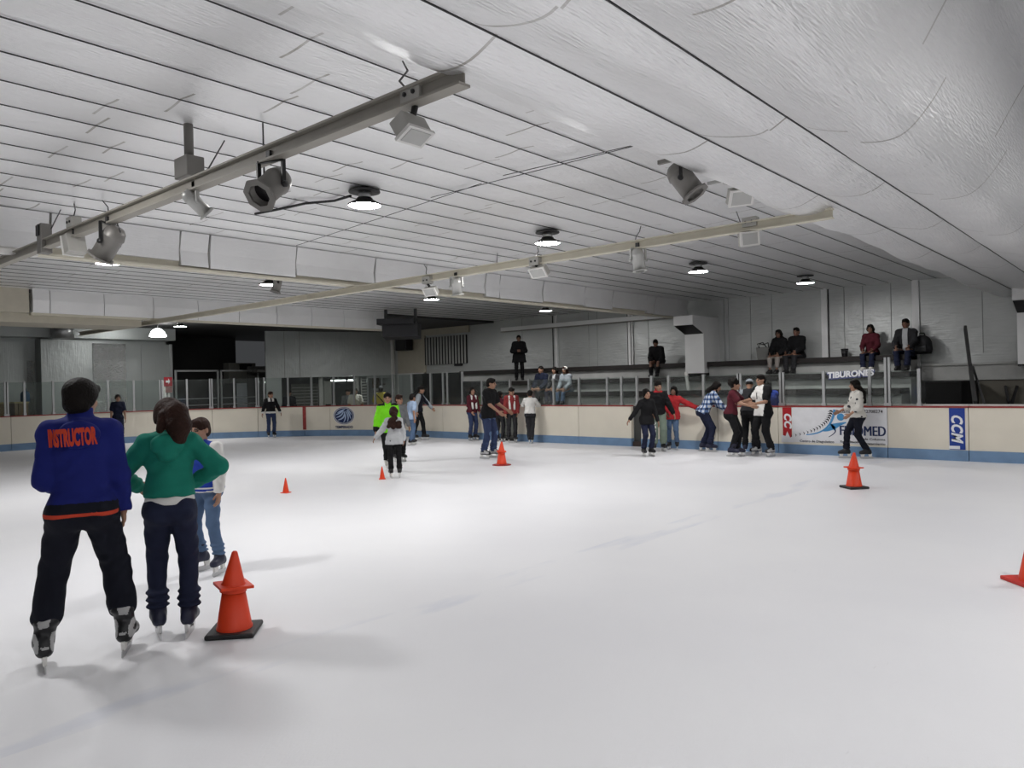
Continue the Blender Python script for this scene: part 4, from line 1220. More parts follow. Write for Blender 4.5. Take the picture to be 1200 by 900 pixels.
class Field:
    """list of soft-blended shapes turned into one continuous surface"""
    def __init__(self):
        self.p = []

    def rc(self, a, b, ra, rb, k=0.02):
        self.p.append(('rc', np.array(a, float), np.array(b, float), ra, rb, k)); return self

    def el(self, c, r, F=None, k=0.02, sub=False):
        self.p.append(('sub' if sub else 'el', np.array(c, float), np.array(r, float), np.eye(3) if F is None else F, None, k)); return self

    def bx(self, c, h, F, rad=0.01, k=0.01):
        self.p.append(('bx', np.array(c, float), np.array(h, float), F, rad, k)); return self

    def plane(self, p, n):
        """keep the side the normal points away from"""
        self.p.append(('pl', np.array(p, float), nrm(np.array(n, float)), None, None, 0)); return self

    @staticmethod
    def dist(pr, P):
        kd = pr[0]
        if kd == 'rc':
            a, b, ra, rb = pr[1:5]; ab = b - a; L2 = ab.dot(ab) + 1e-9
            t = np.clip(((P - a) @ ab) / L2, 0, 1)
            return np.linalg.norm(P - a - t[..., None] * ab, axis=-1) - (ra + (rb - ra) * t)
        if kd in ('el', 'sub'):
            q = (P - pr[1]) @ pr[3].T; r = pr[2]
            k0 = np.linalg.norm(q / r, axis=-1); k1 = np.linalg.norm(q / (r * r), axis=-1) + 1e-9
            return k0 * (k0 - 1) / k1
        if kd == 'bx':
            q = np.abs((P - pr[1]) @ pr[3].T) - (pr[2] - pr[4])
            return np.linalg.norm(np.maximum(q, 0), axis=-1) + np.minimum(q.max(axis=-1), 0) - pr[4]
        if kd == 'pl':
            return (P - pr[1]) @ pr[2]

    def bounds(self):
        lo = []; hi = []
        for pr in self.p:
            if pr[0] == 'rc':
                r = max(pr[3], pr[4]); lo.append(np.minimum(pr[1], pr[2]) - r); hi.append(np.maximum(pr[1], pr[2]) + r)
            elif pr[0] == 'el':
                e = np.sqrt(((pr[3].T * pr[2]) ** 2).sum(axis=1)); lo.append(pr[1] - e); hi.append(pr[1] + e)
            elif pr[0] == 'bx':
                e = np.abs(pr[3].T) @ pr[2]; lo.append(pr[1] - e); hi.append(pr[1] + e)
        return np.min(lo, axis=0), np.max(hi, axis=0)

    def mesh(self, cell):
        lo, hi = self.bounds(); lo = lo - cell * 2.5; hi = hi + cell * 2.5
        n = np.ceil((hi - lo) / cell).astype(int) + 1
        ax = [lo[i] + cell * np.arange(n[i]) for i in range(3)]
        D = np.full(n, 0.5)
        for pr in self.p:
            if pr[0] in ('rc', 'el', 'bx', 'sub'):
                f = Field(); f.p = [(('el',) + pr[1:]) if pr[0] == 'sub' else pr]
                a, b = f.bounds(); m = pr[5] + 3 * cell
                i0 = np.maximum(((a - m - lo) / cell).astype(int), 0); i1 = np.minimum(((b + m - lo) / cell).astype(int) + 2, n)
                if (i1 <= i0).any(): continue
                sl = tuple(slice(i0[i], i1[i]) for i in range(3))
                P = np.stack(np.meshgrid(*[ax[i][sl[i]] for i in range(3)], indexing='ij'), -1)
                d = self.dist(pr, P); cur = D[sl]; k = pr[5]
                if pr[0] == 'sub':
                    h = np.clip(0.5 - 0.5 * (cur + d) / k, 0, 1); D[sl] = cur + (-d - cur) * h + k * h * (1 - h)
                else:
                    h = np.clip(0.5 + 0.5 * (cur - d) / k, 0, 1); D[sl] = cur + (d - cur) * h - k * h * (1 - h)
            else:
                P = np.stack(np.meshgrid(*ax, indexing='ij'), -1)
                D = np.maximum(D, self.dist(pr, P))
        return surface(D, lo, cell)


def surface(D, lo, cell):
    I = D < 0
    s = [slice(0, -1), slice(1, None)]
    cnt = sum(I[s[a], s[b], s[c]].astype(int) for a in (0, 1) for b in (0, 1) for c in (0, 1))
    act = (cnt > 0) & (cnt < 8)
    idx = np.argwhere(act)
    if len(idx) == 0:
        return np.zeros((0, 3)), np.zeros((0, 4), int)
    acc = np.zeros((len(idx), 3)); num = np.zeros(len(idx))
    C = [(a, b, c) for a in (0, 1) for b in (0, 1) for c in (0, 1)]
    for c0 in C:
        for axis in range(3):
            if c0[axis] == 1: continue
            c1 = list(c0); c1[axis] = 1
            v0 = D[idx[:, 0] + c0[0], idx[:, 1] + c0[1], idx[:, 2] + c0[2]]; v1 = D[idx[:, 0] + c1[0], idx[:, 1] + c1[1], idx[:, 2] + c1[2]]
            cr = (v0 < 0) != (v1 < 0)
            t = np.where(cr, v0 / np.where(cr, v0 - v1, 1), 0)
            p = np.tile(np.array(c0, float), (len(idx), 1)); p[:, axis] += t
            acc[cr] += p[cr]; num[cr] += 1
    verts = lo + cell * (idx + acc / num[:, None])
    vid = np.full(act.shape, -1); vid[tuple(idx.T)] = np.arange(len(idx))
    faces = []
    for axis in range(3):
        a1, a2 = (axis + 1) % 3, (axis + 2) % 3
        s0 = [slice(None)] * 3; s1 = [slice(None)] * 3; s0[axis] = slice(0, -1); s1[axis] = slice(1, None)
        A = I[tuple(s0)]; B = I[tuple(s1)]
        e = np.argwhere(A != B)
        e = e[(e[:, a1] > 0) & (e[:, a2] > 0) & (e[:, a1] < D.shape[a1] - 1) & (e[:, a2] < D.shape[a2] - 1)]
        if len(e) == 0: continue
        flip = A[tuple(e.T)]
        q = []
        for d1, d2 in ((-1, -1), (0, -1), (0, 0), (-1, 0)):
            c = e.copy(); c[:, a1] += d1; c[:, a2] += d2; q.append(vid[tuple(c.T)])
        q = np.stack(q, 1)
        q[~flip] = q[~flip][:, ::-1]
        faces.append(q)
    return verts, np.concatenate(faces)


def two_bone(a, b, l1, l2, pole):
    """middle joint between a and b, bent towards pole; returns (joint, end)"""
    d = b - a; L = np.linalg.norm(d)
    if L > (l1 + l2) * 0.995:
        b = a + d / L * (l1 + l2) * 0.995; d = b - a; L = np.linalg.norm(d)
    u = d / L; x = (l1 * l1 - l2 * l2 + L * L) / (2 * L); h = math.sqrt(max(l1 * l1 - x * x, 0))
    p = np.array(pole, float); p = nrm(p - u * p.dot(u))
    return a + u * x + p * h, b


SKIN = mat('skin', (0.36, 0.20, 0.13), rough=0.55, var=0.05)
SKIN_D = mat('skin_dark', (0.20, 0.105, 0.07), rough=0.55, var=0.05)
HAIRB = mat('hair_black', (0.010, 0.008, 0.007), rough=0.6, spec=0.12, bump=0.6, bscale=60, var=0.2)
HAIRR = mat('hair_brown', (0.030, 0.014, 0.010), rough=0.6, spec=0.12, bump=0.7, bscale=45, var=0.25)
EYE = mat('eye_dark', (0.02, 0.014, 0.012), var=0)
LIP = mat('lip', (0.26, 0.09, 0.075), var=0)
BROW = mat('brow', (0.025, 0.016, 0.012), var=0)
STEEL = mat('blade_steel', (0.55, 0.55, 0.55), rough=0.3, metal=0.9)

Z3 = V(0, 0, 1)


def rotz(v, a):
    c, s = math.cos(a), math.sin(a); return V(v[0] * c - v[1] * s, v[0] * s + v[1] * c, v[2])


def make_mesh(name, parts, mats, parent, s, off, matfun=None, fold=0.0):
    """parts: list of (verts, faces); scaled by s and lifted by off (foot sole height)"""
    vs = []; fs = []; n = 0
    for v, f in parts:
        vs.append(v * s + V(0, 0, off)); fs.append(f + n); n += len(v)
    vs = np.concatenate(vs); fs = np.concatenate(fs)
    me = bpy.data.meshes.new(name)
    me.vertices.add(len(vs)); me.vertices.foreach_set('co', vs.ravel())
    me.loops.add(len(fs) * 4); me.loops.foreach_set('vertex_index', fs.ravel().astype(np.int32))
    me.polygons.add(len(fs)); me.polygons.foreach_set('loop_start', np.arange(0, len(fs) * 4, 4, dtype=np.int32))
    me.update(calc_edges=True)
    if fold:
        nv = np.zeros(len(vs) * 3); me.vertices.foreach_get('normal', nv); nv = nv.reshape(-1, 3)
        p_ = vs / s
        q_ = np.sin(p_[:, 2] * 31 + 5 * np.sin(p_[:, 0] * 9 + p_[:, 2] * 4) + 3 * p_[:, 1] * 9) * np.sin(p_[:, 0] * 17 + p_[:, 1] * 13 + 2.5 * np.sin(p_[:, 2] * 11))
        q2 = np.sin(p_[:, 2] * 58 + p_[:, 0] * 26 + 3 * np.sin(p_[:, 1] * 21)) * np.sin(p_[:, 0] * 24 - p_[:, 2] * 8)
        me.vertices.foreach_set('co', (vs + nv * ((q_ * 0.7 + q2 * 0.3) * fold)[:, None]).ravel()); me.update()
    o = link_mesh(name, me, mats, parent, smooth=True)
    if matfun is not None:
        cen = (vs[fs].mean(axis=1) - V(0, 0, off)) / s
        me.polygons.foreach_set('material_index', matfun(cen).astype(np.int32)); me.update()
    return o


def clear_of_boards(p, gap):
    """keep feet on the ice, at least gap in front of the boards"""
    d = Vector((p.x, p.y, 0)); L = d.length; d.normalize()
    for k in range(200):
        q = d * (L - k * 0.02)
        r = math.hypot(q.x - CX, q.y - CY)
        inside = (q.y < 16 - gap) and (q.x > -25.5 + gap) and not (q.x < CX and q.y > CY and r > RC - gap)
        if inside:
            break
    return Vector((q.x, q.y, p.z))


def person(label, foot=None, head_y=None, face=0.0, loc=None, H=None, base_z=0.0, sex='m', skates=True,
           lean=4.0, side=0.0, twist=0.0, hip=None, pelvis=(0, 0, None), feet=None, armL=((8, 10), (25, 6)), armR=((8, 10), (25, 6)),
           head=(0, 0, 0), build=1.0, top=None, pants=None, hair=('short', 'b'), shoes=None, skin=None, near=False, extra=None,
           handL=0.5, handR=0.5, kneepole=None, group=None, heading=None, gap=0.36):
    """face: 0 looks at the photographer, 90 to the right of the picture, 180 away"""
    sole = 0.085 if skates else 0.02
    if loc is None:
        p = clear_of_boards(on_z(foot[0], foot[1], base_z), gap); loc = (p.x, p.y, base_z)
    else:
        p = Vector(loc)
    if H is None:
        D = depth_of((p.x, p.y, base_z))
        H = HC - base_z + (horizon(foot[0]) - head_y) / FPX * D - sole * 0.9
    s = H / 1.72
    off = sole
    tow = Vector((-p.x, -p.y, 0)).normalized(); rgt = Vector((-tow.y, tow.x, 0))
    dirv = tow * math.cos(math.radians(face)) + rgt * math.sin(math.radians(face))
    if heading is not None:
        hr_ = math.radians(face); dirv = Vector((heading[0] * math.cos(hr_) - heading[1] * math.sin(hr_), heading[0] * math.sin(hr_) + heading[1] * math.cos(hr_), 0))
    rz = math.atan2(dirv.x, -dirv.y)
    root = empty('person', loc, rz); tag(root, label, 'person', group)
    hs = 1.0 + max(0, 1.66 - H) * 0.42
    skin = skin or SKIN
    R = math.radians
    w = build * (1.0 if sex == 'm' else 0.90)
    # --- joints (metres for a 1.72 m person, sole at z=0, looking along -Y, left side at +X)
    feet = feet or ((0.11, 0.0, 8, 0), (-0.11, 0.0, -8, 0))       # (x, y, toe-out yaw, lift) left, right
    pz = pelvis[2] if pelvis[2] is not None else 0.915
    P = V(pelvis[0], pelvis[1], pz)
    u = nrm(V(math.sin(R(side)), -math.sin(R(lean)), math.cos(R(lean)) * math.cos(R(side))))
    a0 = rotz(V(1, 0, 0), R(hip or 0))
    a = rotz(V(1, 0, 0), R(twist)); a = nrm(a - u * a.dot(u)); f = np.cross(a, u)
    ah = nrm(a0 - u * a0.dot(u)); fh = np.cross(ah, u)
    FT = np.stack([a, f, u]); FH = np.stack([ah, fh, u])
    hipj = [P + ah * 0.09 * w - u * 0.02, P - ah * 0.09 * w - u * 0.02]
    S = P + u * 0.458
    sh = [S + a * 0.166 * w, S - a * 0.166 * w]
    N = P + u * 0.525
    hy, hp, ht = head
    u2 = nrm(u * 0.55 + Z3 * 0.45)
    hf = rotz(f, R(hy)); hf = nrm(hf - u2 * hf.dot(u2))
    hfp = nrm(hf * math.cos(R(hp)) + u2 * math.sin(R(hp))); hup = np.cross(np.cross(hfp, u2), hfp); hup = nrm(hup)
    hr = np.cross(hfp, hup)           # right-hand side of the head frame
    hup = nrm(hup + hr * math.sin(R(ht))); hr = np.cross(hfp, hup)
    FHd = np.stack([hr, -hfp, hup])   # local head frame: x, y (back), z
    Hc = N + u2 * (0.135 + 0.115 * (hs - 1)) + hfp * 0.025
    # legs
    ank = []; kne = []; fdir = []
    for i, (fx, fy, yaw, lift) in enumerate(feet):
        an = V(fx, fy, 0.085 + lift); fd = rotz(V(0, -1, 0), R(yaw)); fdir.append(fd)
        kp = kneepole[i] if kneepole else fd + V(0, -0.3, 0)
        k, an = two_bone(hipj[i], an, 0.425, 0.405, kp); kne.append(k); ank.append(an)
    # arms
    elb = []; wri = []; hd = []
    for i, arm in enumerate((armL, armR)):
        sg = 1 if i == 0 else -1
        (af, ao), (bf, bo) = arm

        def dr(x, o):
            return nrm(-u * math.cos(R(x)) * math.cos(R(o)) + f * math.sin(R(x)) * math.cos(R(o)) + a * sg * math.sin(R(o)))
        e = sh[i] + dr(af, ao) * 0.285; d2 = dr(bf, bo); ww = e + d2 * 0.245
        elb.append(e); wri.append(ww); hd.append(d2)
    cell_b = 0.0095 if near else 0.019
    cell_h = 0.0075 if near else 0.011
    cell_f = 0.0055 if near else 0.0075
    cell_c = 0.009 if near else 0.0145
    # --- body
    B = Field()

    def torso(F, t, wst=1.0, k=0.05, chest=True):
        F.el(P - u * 0.0, V(0.150 * w + t, 0.108 * build + t, 0.12 + t), FH, k)
        if sex == 'f': F.el(P - u * 0.03, V(0.160 * w + t, 0.116 * build + t, 0.10 + t), FH, k)
        F.el(P + u * 0.16, V((0.140 if sex == 'm' else 0.118) * build * wst + t, 0.098 * build + t, 0.16 + t), FT, k)
        F.el(P + u * 0.34, V(0.165 * w + t, 0.112 * build + t, 0.17 + t), FT, k)
        if sex == 'f' and H > 1.42:
            for sg in (1, -1): F.el(P + u * 0.33 + f * (0.075 + t) + a * 0.07 * sg, V(0.06, 0.055, 0.06), FT, 0.04)
        for i in (0, 1):
            F.rc(N - u * 0.035, sh[i] - u * 0.005, 0.052 + t * .7, 0.056 + t * .85, k)
    torso(B, 0.0)
    for i in (0, 1):
        B.rc(hipj[i], kne[i], 0.080 * build, 0.046, 0.02); B.rc(kne[i], ank[i], 0.046, 0.036, 0.01)
        B.el(kne[i] + (ank[i] - kne[i]) * 0.3 - fdir[i] * 0.012, V(0.046, 0.046, 0.10), None, 0.02)
        B.rc(ank[i] - Z3 * 0.04, ank[i] - Z3 * 0.05 + fdir[i] * 0.13, 0.036, 0.026, 0.02)
        B.rc(sh[i], elb[i], 0.051 * build, 0.041, 0.03); B.rc(elb[i], wri[i], 0.041, 0.027, 0.02)
    B.rc(N - u * 0.04, Hc - hup * 0.04, 0.056, 0.052, 0.02)
    parts = [B.mesh(cell_b)]
    hd_f = Field()

    def hp_(x, y, z): return Hc + (hr * x - hfp * y + hup * z) * hs
    hsc = hs
    hd_f.el(hp_(0, .012, .022), V(.076, .094, .093) * hsc, FHd, 0.02)
    hd_f.el(hp_(0, -.022, -.045), V(.058, .068, .073) * hsc, FHd, 0.03)
    hd_f.el(hp_(0, -.064, -.092), V(.024, .022, .018) * hsc, FHd, 0.02)
    hd_f.rc(hp_(0, -.086, .012), hp_(0, -.108, -.022), .009 * hsc, .0135 * hsc, 0.012)
    for sg in (-1, 1):
        hd_f.el(hp_(.031 * sg, -.088, .004), V(.017, .010, .010) * hsc, FHd, 0.012, sub=True)
        hd_f.el(hp_(.031 * sg, -.079, .003), V(.012, .010, .008) * hsc, FHd, 0.004)
        hd_f.rc(hp_(.014 * sg, -.084, .020), hp_(.045 * sg, -.074, .022), .008 * hsc, .007 * hsc, 0.008)
        hd_f.el(hp_(.076 * sg, .012, -.008), V(.011, .021, .032) * hsc, FHd, 0.006)
        hd_f.el(hp_(.04 * sg, -.06, -.022), V(.022, .02, .018) * hsc, FHd, 0.02)
    hd_f.el(hp_(0, -.086, -.052), V(.023, .011, .006) * hsc, FHd, 0.004)
    hd_f.el(hp_(0, -.085, -.062), V(.020, .011, .006) * hsc, FHd, 0.004)
    hd_f.rc(hp_(0, .02, -.06), N - u * 0.03, .054, .058, 0.02)
    parts.append(hd_f.mesh(cell_h))
    # hands
    for i in (0, 1):
        sg = 1 if i == 0 else -1
        d = hd[i]; curl = (handL, handR)[i]
        inn = -a * sg; n_ = nrm(inn - d * inn.dot(d))          # palm faces the body
        if abs(inn.dot(d)) > 0.9: n_ = nrm(u * -1 - d * (-u).dot(d))
        l = np.cross(n_, d) * 1.0
        if l.dot(f) < 0: l = -l                                  # thumb side forward
        FW = np.stack([l, n_, d]); W = wri[i]; HF = Field()
        HF.rc(W - d * 0.03, W + d * 0.02, .027, .027, 0.015)
        HF.el(W + d * 0.055, V(.041, .016, .056), FW, 0.015)
        for q, (lx, ln) in enumerate(((.030, .072), (.010, .082), (-.010, .076), (-.029, .060))):
            b0 = W + d * (0.098 - abs(lx - .008) * 0.25) + l * lx
            c1 = curl * 0.7; c2 = curl * 1.7
            m1 = b0 + (d * math.cos(c1) + n_ * math.sin(c1)) * ln * 0.52
            m2 = m1 + (d * math.cos(c2) + n_ * math.sin(c2)) * ln * 0.5
            HF.rc(b0 - d * 0.02, m1, .0098, .0090, 0.005); HF.rc(m1, m2, .0090, .0078, 0.003)
        t0 = W + d * 0.03 + l * 0.030; t1 = t0 + nrm(d * 0.7 + l * 0.65 + n_ * 0.25) * 0.04; t2 = t1 + nrm(d * 0.9 + l * 0.2 + n_ * (0.2 + curl * .5)) * 0.034
        HF.rc(t0, t1, .014, .0115, 0.01); HF.rc(t1, t2, .0112, .009, 0.004)
        parts.append(HF.mesh(cell_f))

    def facemat(c):
        q = (c - Hc) @ FHd.T / hs
        x, y, z = np.abs(q[:, 0]), q[:, 1], q[:, 2]
        out = np.zeros(len(c), int)
        fr = y < -0.055
        out[fr & (np.abs(x - .031) < .015) & (np.abs(z - .003) < .0075)] = 1
        out[fr & (x < .022) & (np.abs(z + .057) < .010) & (y < -.078)] = 2
        out[fr & (x > .012) & (x < .050) & (np.abs(z - .023) < .0065)] = 3
        return out
    make_mesh('body', parts, [skin, EYE, LIP, BROW], root, s, off, facemat)
    # --- trousers
    pn = dict(kind='trousers', mat=None, fit=0.016, flare=0.0, bunch=0.012, cut=0.02, rise=0.10); pn.update(pants or {})
    T = Field(); t = max(pn['fit'], 0.015)
    if 'rise' not in (pants or {}):
        _h = (top or {}).get('hem', -0.06); pn['rise'] = max(0.02, min(0.10, _h + 0.05))
    T.el(P, V(0.150 * w + t * .8, 0.108 * build + t * .8, 0.12 + t * .5), FH, 0.05)
    if sex == 'f': T.el(P - u * 0.03, V(0.158 * w + t * .5, 0.118 * build + t * .5, 0.10 + t * .5), FH, 0.05)
    T.el(P + u * 0.10, V(0.138 * build + t * .7, 0.100 * build + t * .7, 0.10), FH, 0.05)
    for i in (0, 1):
        sh_end = kne[i] + (ank[i] - kne[i]) * (1 - pn['cut'])
        T.rc(hipj[i], kne[i], 0.086 * build + t, 0.058 + t, 0.035)
        T.rc(kne[i], sh_end, 0.057 + t, 0.044 + t + pn['flare'], 0.02)
        T.el(hipj[i] - fh * 0.045 - u * 0.03, V(0.085 * w + t, 0.085 + t, 0.10), FH, 0.05)
        if pn['bunch']:
            ln = np.linalg.norm(ank[i] - kne[i])
            for q in (0.62, 0.74, 0.86):
                T.el(kne[i] + (ank[i] - kne[i]) * q + fdir[i] * .006 * math.sin(q * 40 + i), V(0.052 + t + pn['bunch'], 0.052 + t + pn['bunch'], 0.020), None, 0.02)
    T.plane(P + u * pn['rise'], u)
    pmats = pn['mat'] if isinstance(pn['mat'], list) else [pn['mat']]

    def pantmat(c):
        if 'matfun' in pn: return pn['matfun'](c, dict(P=P, kne=kne, ank=ank, hip=hipj, a=ah, f=fh, u=u))
        return np.zeros(len(c), int)
    make_mesh(pn['kind'], [T.mesh(cell_c)], pmats, root, s, off, pantmat, fold=0.006)
    # --- top
    tp = dict(kind='jacket', mat=None, fit=0.022, sleeve='long', hem=-0.06, sleeve_mat=None, hood=False, collar=0.0, open=False, loose=0.0); tp.update(top or {})
    J = Field(); t = tp['fit']
    torso(J, t, 1.08)
    hem = tp['hem']
    if hem < -0.1:
        for i in (0, 1):
            J.rc(hipj[i] + u * 0.02, hipj[i] + u * 0.02 + (kne[i] - hipj[i]) * min(0.55, (-hem) / 0.42), 0.095 * build + t, 0.095 * build + t + tp['loose'], 0.08)
    else:
        J.el(P + u * (hem + 0.03), V(0.164 * w + t, 0.124 * build + t, 0.17), FH, 0.06)
    cutp = 0.93 if tp['sleeve'] == 'long' else None
    for i in (0, 1):
        e = elb[i]
        if tp['sleeve'] == 'long':
            we = e + (wri[i] - e) * 0.95
            J.rc(sh[i], e, 0.052 * build + t * .85, 0.044 + t, 0.035); J.rc(e, we, 0.046 + t, 0.034 + t * .8, 0.02)
            J.el(e + (wri[i] - e) * 0.88, V(1, 1, 1) * (0.036 + t * .9), None, 0.01)
        elif tp['sleeve'] == 'short':
            J.rc(sh[i], sh[i] + (e - sh[i]) * 0.66, 0.058 * build + t, 0.056 + t * 1.1, 0.035)
        elif tp['sleeve'] == 'mid':
            J.rc(sh[i], e, 0.056 * build + t, 0.046 + t, 0.035); J.rc(e, e + (wri[i] - e) * 0.35, 0.046 + t, 0.044 + t, 0.02)
    if tp['collar']:
        J.rc(N - u * 0.02, N + u * tp['collar'], 0.066 + t * .3, 0.060 + t * .3, 0.02)
    if tp['hood']:
        for ang in np.linspace(-1.9, 1.9, 9):
            c = N - u * 0.035 + a * 0.105 * math.sin(ang) - f * 0.085 * math.cos(ang) + u * 0.012 * math.cos(ang)
            J.el(c, V(.045, .045, .036), FT, 0.03)
        J.el(N - u * 0.085 - f * (.118 + t), V(.115, .05, .085), FT, 0.012)
        if not near or sex == 'f': J.el(N - u * 0.15 - f * (.122 + t), V(.075, .04, .06), FT, 0.012)
    for (c, r) in tp.get('lumps', []):
        J.el(P + ah * c[0] - fh * c[1] + u * c[2], V(*r), FH, 0.04)
    if -0.1 <= hem < 0.0:
        for i in (0, 1): J.el(hipj[i] - fh * 0.05 - u * 0.02, V(0.090 * w + t, 0.090 + t, 0.12), FH, 0.05)
    J.plane(P + u * hem if hem >= -0.1 else P + Z3 * hem, -u if hem >= -0.1 else -Z3)
    jm = tp['mat'] if isinstance(tp['mat'], list) else [tp['mat']]
    if tp['sleeve_mat'] is not None: jm = jm + [tp['sleeve_mat']]
    ctx = dict(P=P, u=u, a=a, f=f, N=N, sh=sh, elb=elb, wri=wri, hem=hem)

    def topmat(c):
        out = np.zeros(len(c), int)
        if 'matfun' in tp: out = tp['matfun'](c, ctx)
        if tp['sleeve_mat'] is not None:
            for i in (0, 1):
                sg = 1 if i == 0 else -1
                lat = (c - P) @ a * sg
                d_arm = Field.dist(('rc', sh[i], elb[i], 0.056 * build + t, 0.046 + t), c)
                d_fa = Field.dist(('rc', elb[i], wri[i], 0.046 + t, 0.034 + t), c)
                up = (c - P) @ u
                m = (np.minimum(d_arm, d_fa) < 0.012) & (lat > 0.145 * w)
                out[m] = len(jm) - 1
        return out
    jv = J.mesh(cell_c)
    jo = make_mesh(tp['kind'], [jv], jm, root, s, off, topmat, fold=0.007 if t > 0.018 else 0.003)
    # --- hair
    style, hc = hair
    hm = {'b': HAIRB, 'r': HAIRR}.get(hc, hc)
    HF = Field()
    HF.el(hp_(0, .016, .034), V(.084, .100, .096) * hs, FHd, 0.015)
    HF.el(hp_(0, .050, -.020), V(.074, .066, .075) * hs, FHd, 0.02)
    if style == 'short':
        HF.el(hp_(0, -.045, .085), V(.062, .045, .035) * hs, FHd, 0.02)
    if style == 'thick':
        HF.el(hp_(0, .030, .045), V(.098, .108, .092) * hs, FHd, 0.02)
        HF.el(hp_(0, .065, -.03), V(.082, .062, .070) * hs, FHd, 0.02)
        HF.el(hp_(0, -.055, .07), V(.080, .05, .045) * hs, FHd, 0.02)
        for sg in (-1, 1): HF.el(hp_(.075 * sg, .02, .005), V(.022, .05, .05) * hs, FHd, 0.02)
    if style in ('long', 'curly', 'ponytail', 'bob'):
        HF.el(hp_(0, -.035, .075), V(.072, .055, .045) * hs, FHd, 0.02)
        for sg in (-1, 1): HF.el(hp_(.072 * sg, -.005, -.005), V(.022, .045, .06) * hs, FHd, 0.02)
    back = -f
    if style in ('long', 'bob'):
        L_ = 0.30 if style == 'long' else 0.12
        for sg in (-1, 0, 1):
            HF.rc(hp_(.05 * sg, .055, -.02), N + a * .062 * sg + back * .135 - u * .03, .052 * hs, .05, 0.03); HF.rc(N + a * .062 * sg + back * .135 - u * .03, N + a * .06 * sg + back * .15 - u * (L_ - .06), .05, .036, 0.03)
        for sg in (-1, 1): HF.rc(hp_(.072 * sg, .0, -.02), N + a * .10 * sg + f * .035 - u * (L_ * 0.6 - .1), .024 * hs, .022, 0.02)
    if style == 'curly':
        rg = np.random.RandomState(5)
        for q in range(48):
            v = rg.uniform(0, 1); sg = rg.uniform(-1, 1)
            c = (1 - v) * hp_(.07 * sg, .06, .03) + v * (N + a * .19 * sg + back * .20 - u * .24) + back * .06 * math.sin(v * 3.14)
            HF.el(c + rg.uniform(-.02, .02, 3), V(1, 1, 1) * rg.uniform(.042, .062) * hs, None, 0.015)
    if style == 'afro':
        rg = np.random.RandomState(6)
        for q in range(26):
            d = nrm(rg.normal(size=3)); d = d if d[1] > -.3 else -d
            HF.el(hp_(.085 * d[0], .04 + .085 * d[1], .035 + .085 * d[2]), V(1, 1, 1) * rg.uniform(.035, .055) * hs, None, 0.015)
    if style == 'ponytail':
        HF.el(hp_(0, .10, .045), V(.045, .040, .04) * hs, FHd, 0.02)
        m1 = hp_(.022, .155, -.005); m2 = hp_(.04, .165, -.095); m3 = hp_(.045, .14, -.185)
        HF.rc(hp_(0, .105, .045), m1, .05, .075, 0.03); HF.rc(m1, m2, .082, .086, 0.03); HF.rc(m2, m3, .084, .06, 0.03); HF.el(hp_(0, .03, .03), V(.096, .11, .10) * hs, FHd, 0.02)
        HF.rc(hp_(-.06, .12, -.02), hp_(-.075, .13, -.13), .035, .028, 0.02); HF.rc(hp_(.03, .13, .0), hp_(.03, .13, -.13), .035, .028, 0.02)
    if style == 'bun':
        HF.el(hp_(0, .10, .075), V(.045, .042, .042) * hs, FHd, 0.015)
        for sg in (-1, 1): HF.el(hp_(.072 * sg, .0, .0), V(.02, .045, .05) * hs, FHd, 0.02)
    fz = {'short': .045, 'thick': .035}.get(style, .055)
    HF.el(hp_(0, -.115, -.035), V(.066, .075, .035 + fz) * hs, FHd, 0.012, sub=True)
    if style in ('short', 'thick'):
        for sg in (-1, 1): HF.el(hp_(.085 * sg, -.03, -.045), V(.03, .05, .06) * hs, FHd, 0.01, sub=True)
        HF.plane(hp_(0, 0, -.085 if style == 'short' else -.095), -hup)
    if style == 'shaved':
        HF.plane(hp_(0, 0, -.02), -hup)
    make_mesh('hair', [HF.mesh(0.008 if near else 0.013)], [hm], root, s, off)
    if hair[0] == 'cap' or (extra and 'cap' in extra):
        cp = Field(); cm = extra['cap']
        cp.el(hp_(0, .014, .045), V(.090, .104, .088) * hs, FHd, 0.01)
        if extra.get('brim'):
            cp.el(hp_(0, -.11, .055), V(.062, .065, .010) * hs, FHd, 0.01)
        cp.plane(hp_(0, 0, .038), -hup)
        make_mesh('cap', [cp.mesh(0.01)], [cm], root, s, off)
    if extra and 'scarf' in extra:
        sc_ = Field()
        for sg in (-1, 1):
            sc_.rc(N - f * .05 + a * .04 * sg, N + f * .06 + a * .085 * sg - u * .03, .04, .04, .02)
            sc_.rc(N + f * .06 + a * .085 * sg - u * .03, P + u * .10 + f * .155 + a * .075 * sg, .035, .035, .02)
        make_mesh('scarf', [sc_.mesh(0.014)], [extra['scarf']], root, s, off)
    if extra and 'undershirt' in extra:
        us = Field(); ex = extra['undershirt']
        us.el(P + u * (ex[1] + .03), V(0.172 * w + .020, 0.122 * build + .024, 0.14), FH, 0.03)
        us.plane(P + u * ex[1], -u); us.plane(P + u * (ex[1] + .08), u)
        make_mesh('undershirt', [us.mesh(cell_c)], [ex[0]], root, s, off)
    # --- skates / shoes
    shd = dict(kind='skate' if skates else 'shoe', mat=BLACKM, holder=WHITEP, style='figure'); shd.update(shoes or {})
    for i in (0, 1):
        an = ank[i]; fd = fdir[i]; sd = np.cross(fd, Z3); FB = np.stack([sd, fd, Z3]); zs = an[2] - 0.085
        shin = nrm(kne[i] - an)
        bt = Field(); top_h = 0.145 if skates else 0.03
        heel = an - Z3 * .045 - fd * .045; toe = an - Z3 * .05 + fd * .135
        bt.rc(an, an + shin * top_h, .056, .064, 0.02)
        bt.rc(heel, toe, .048, .043, 0.03); bt.rc(an + fd * .01, toe + Z3 * .004, .052, .036, 0.03)
        bt.el(heel + Z3 * .02, V(.046, .045, .06), FB, 0.02)
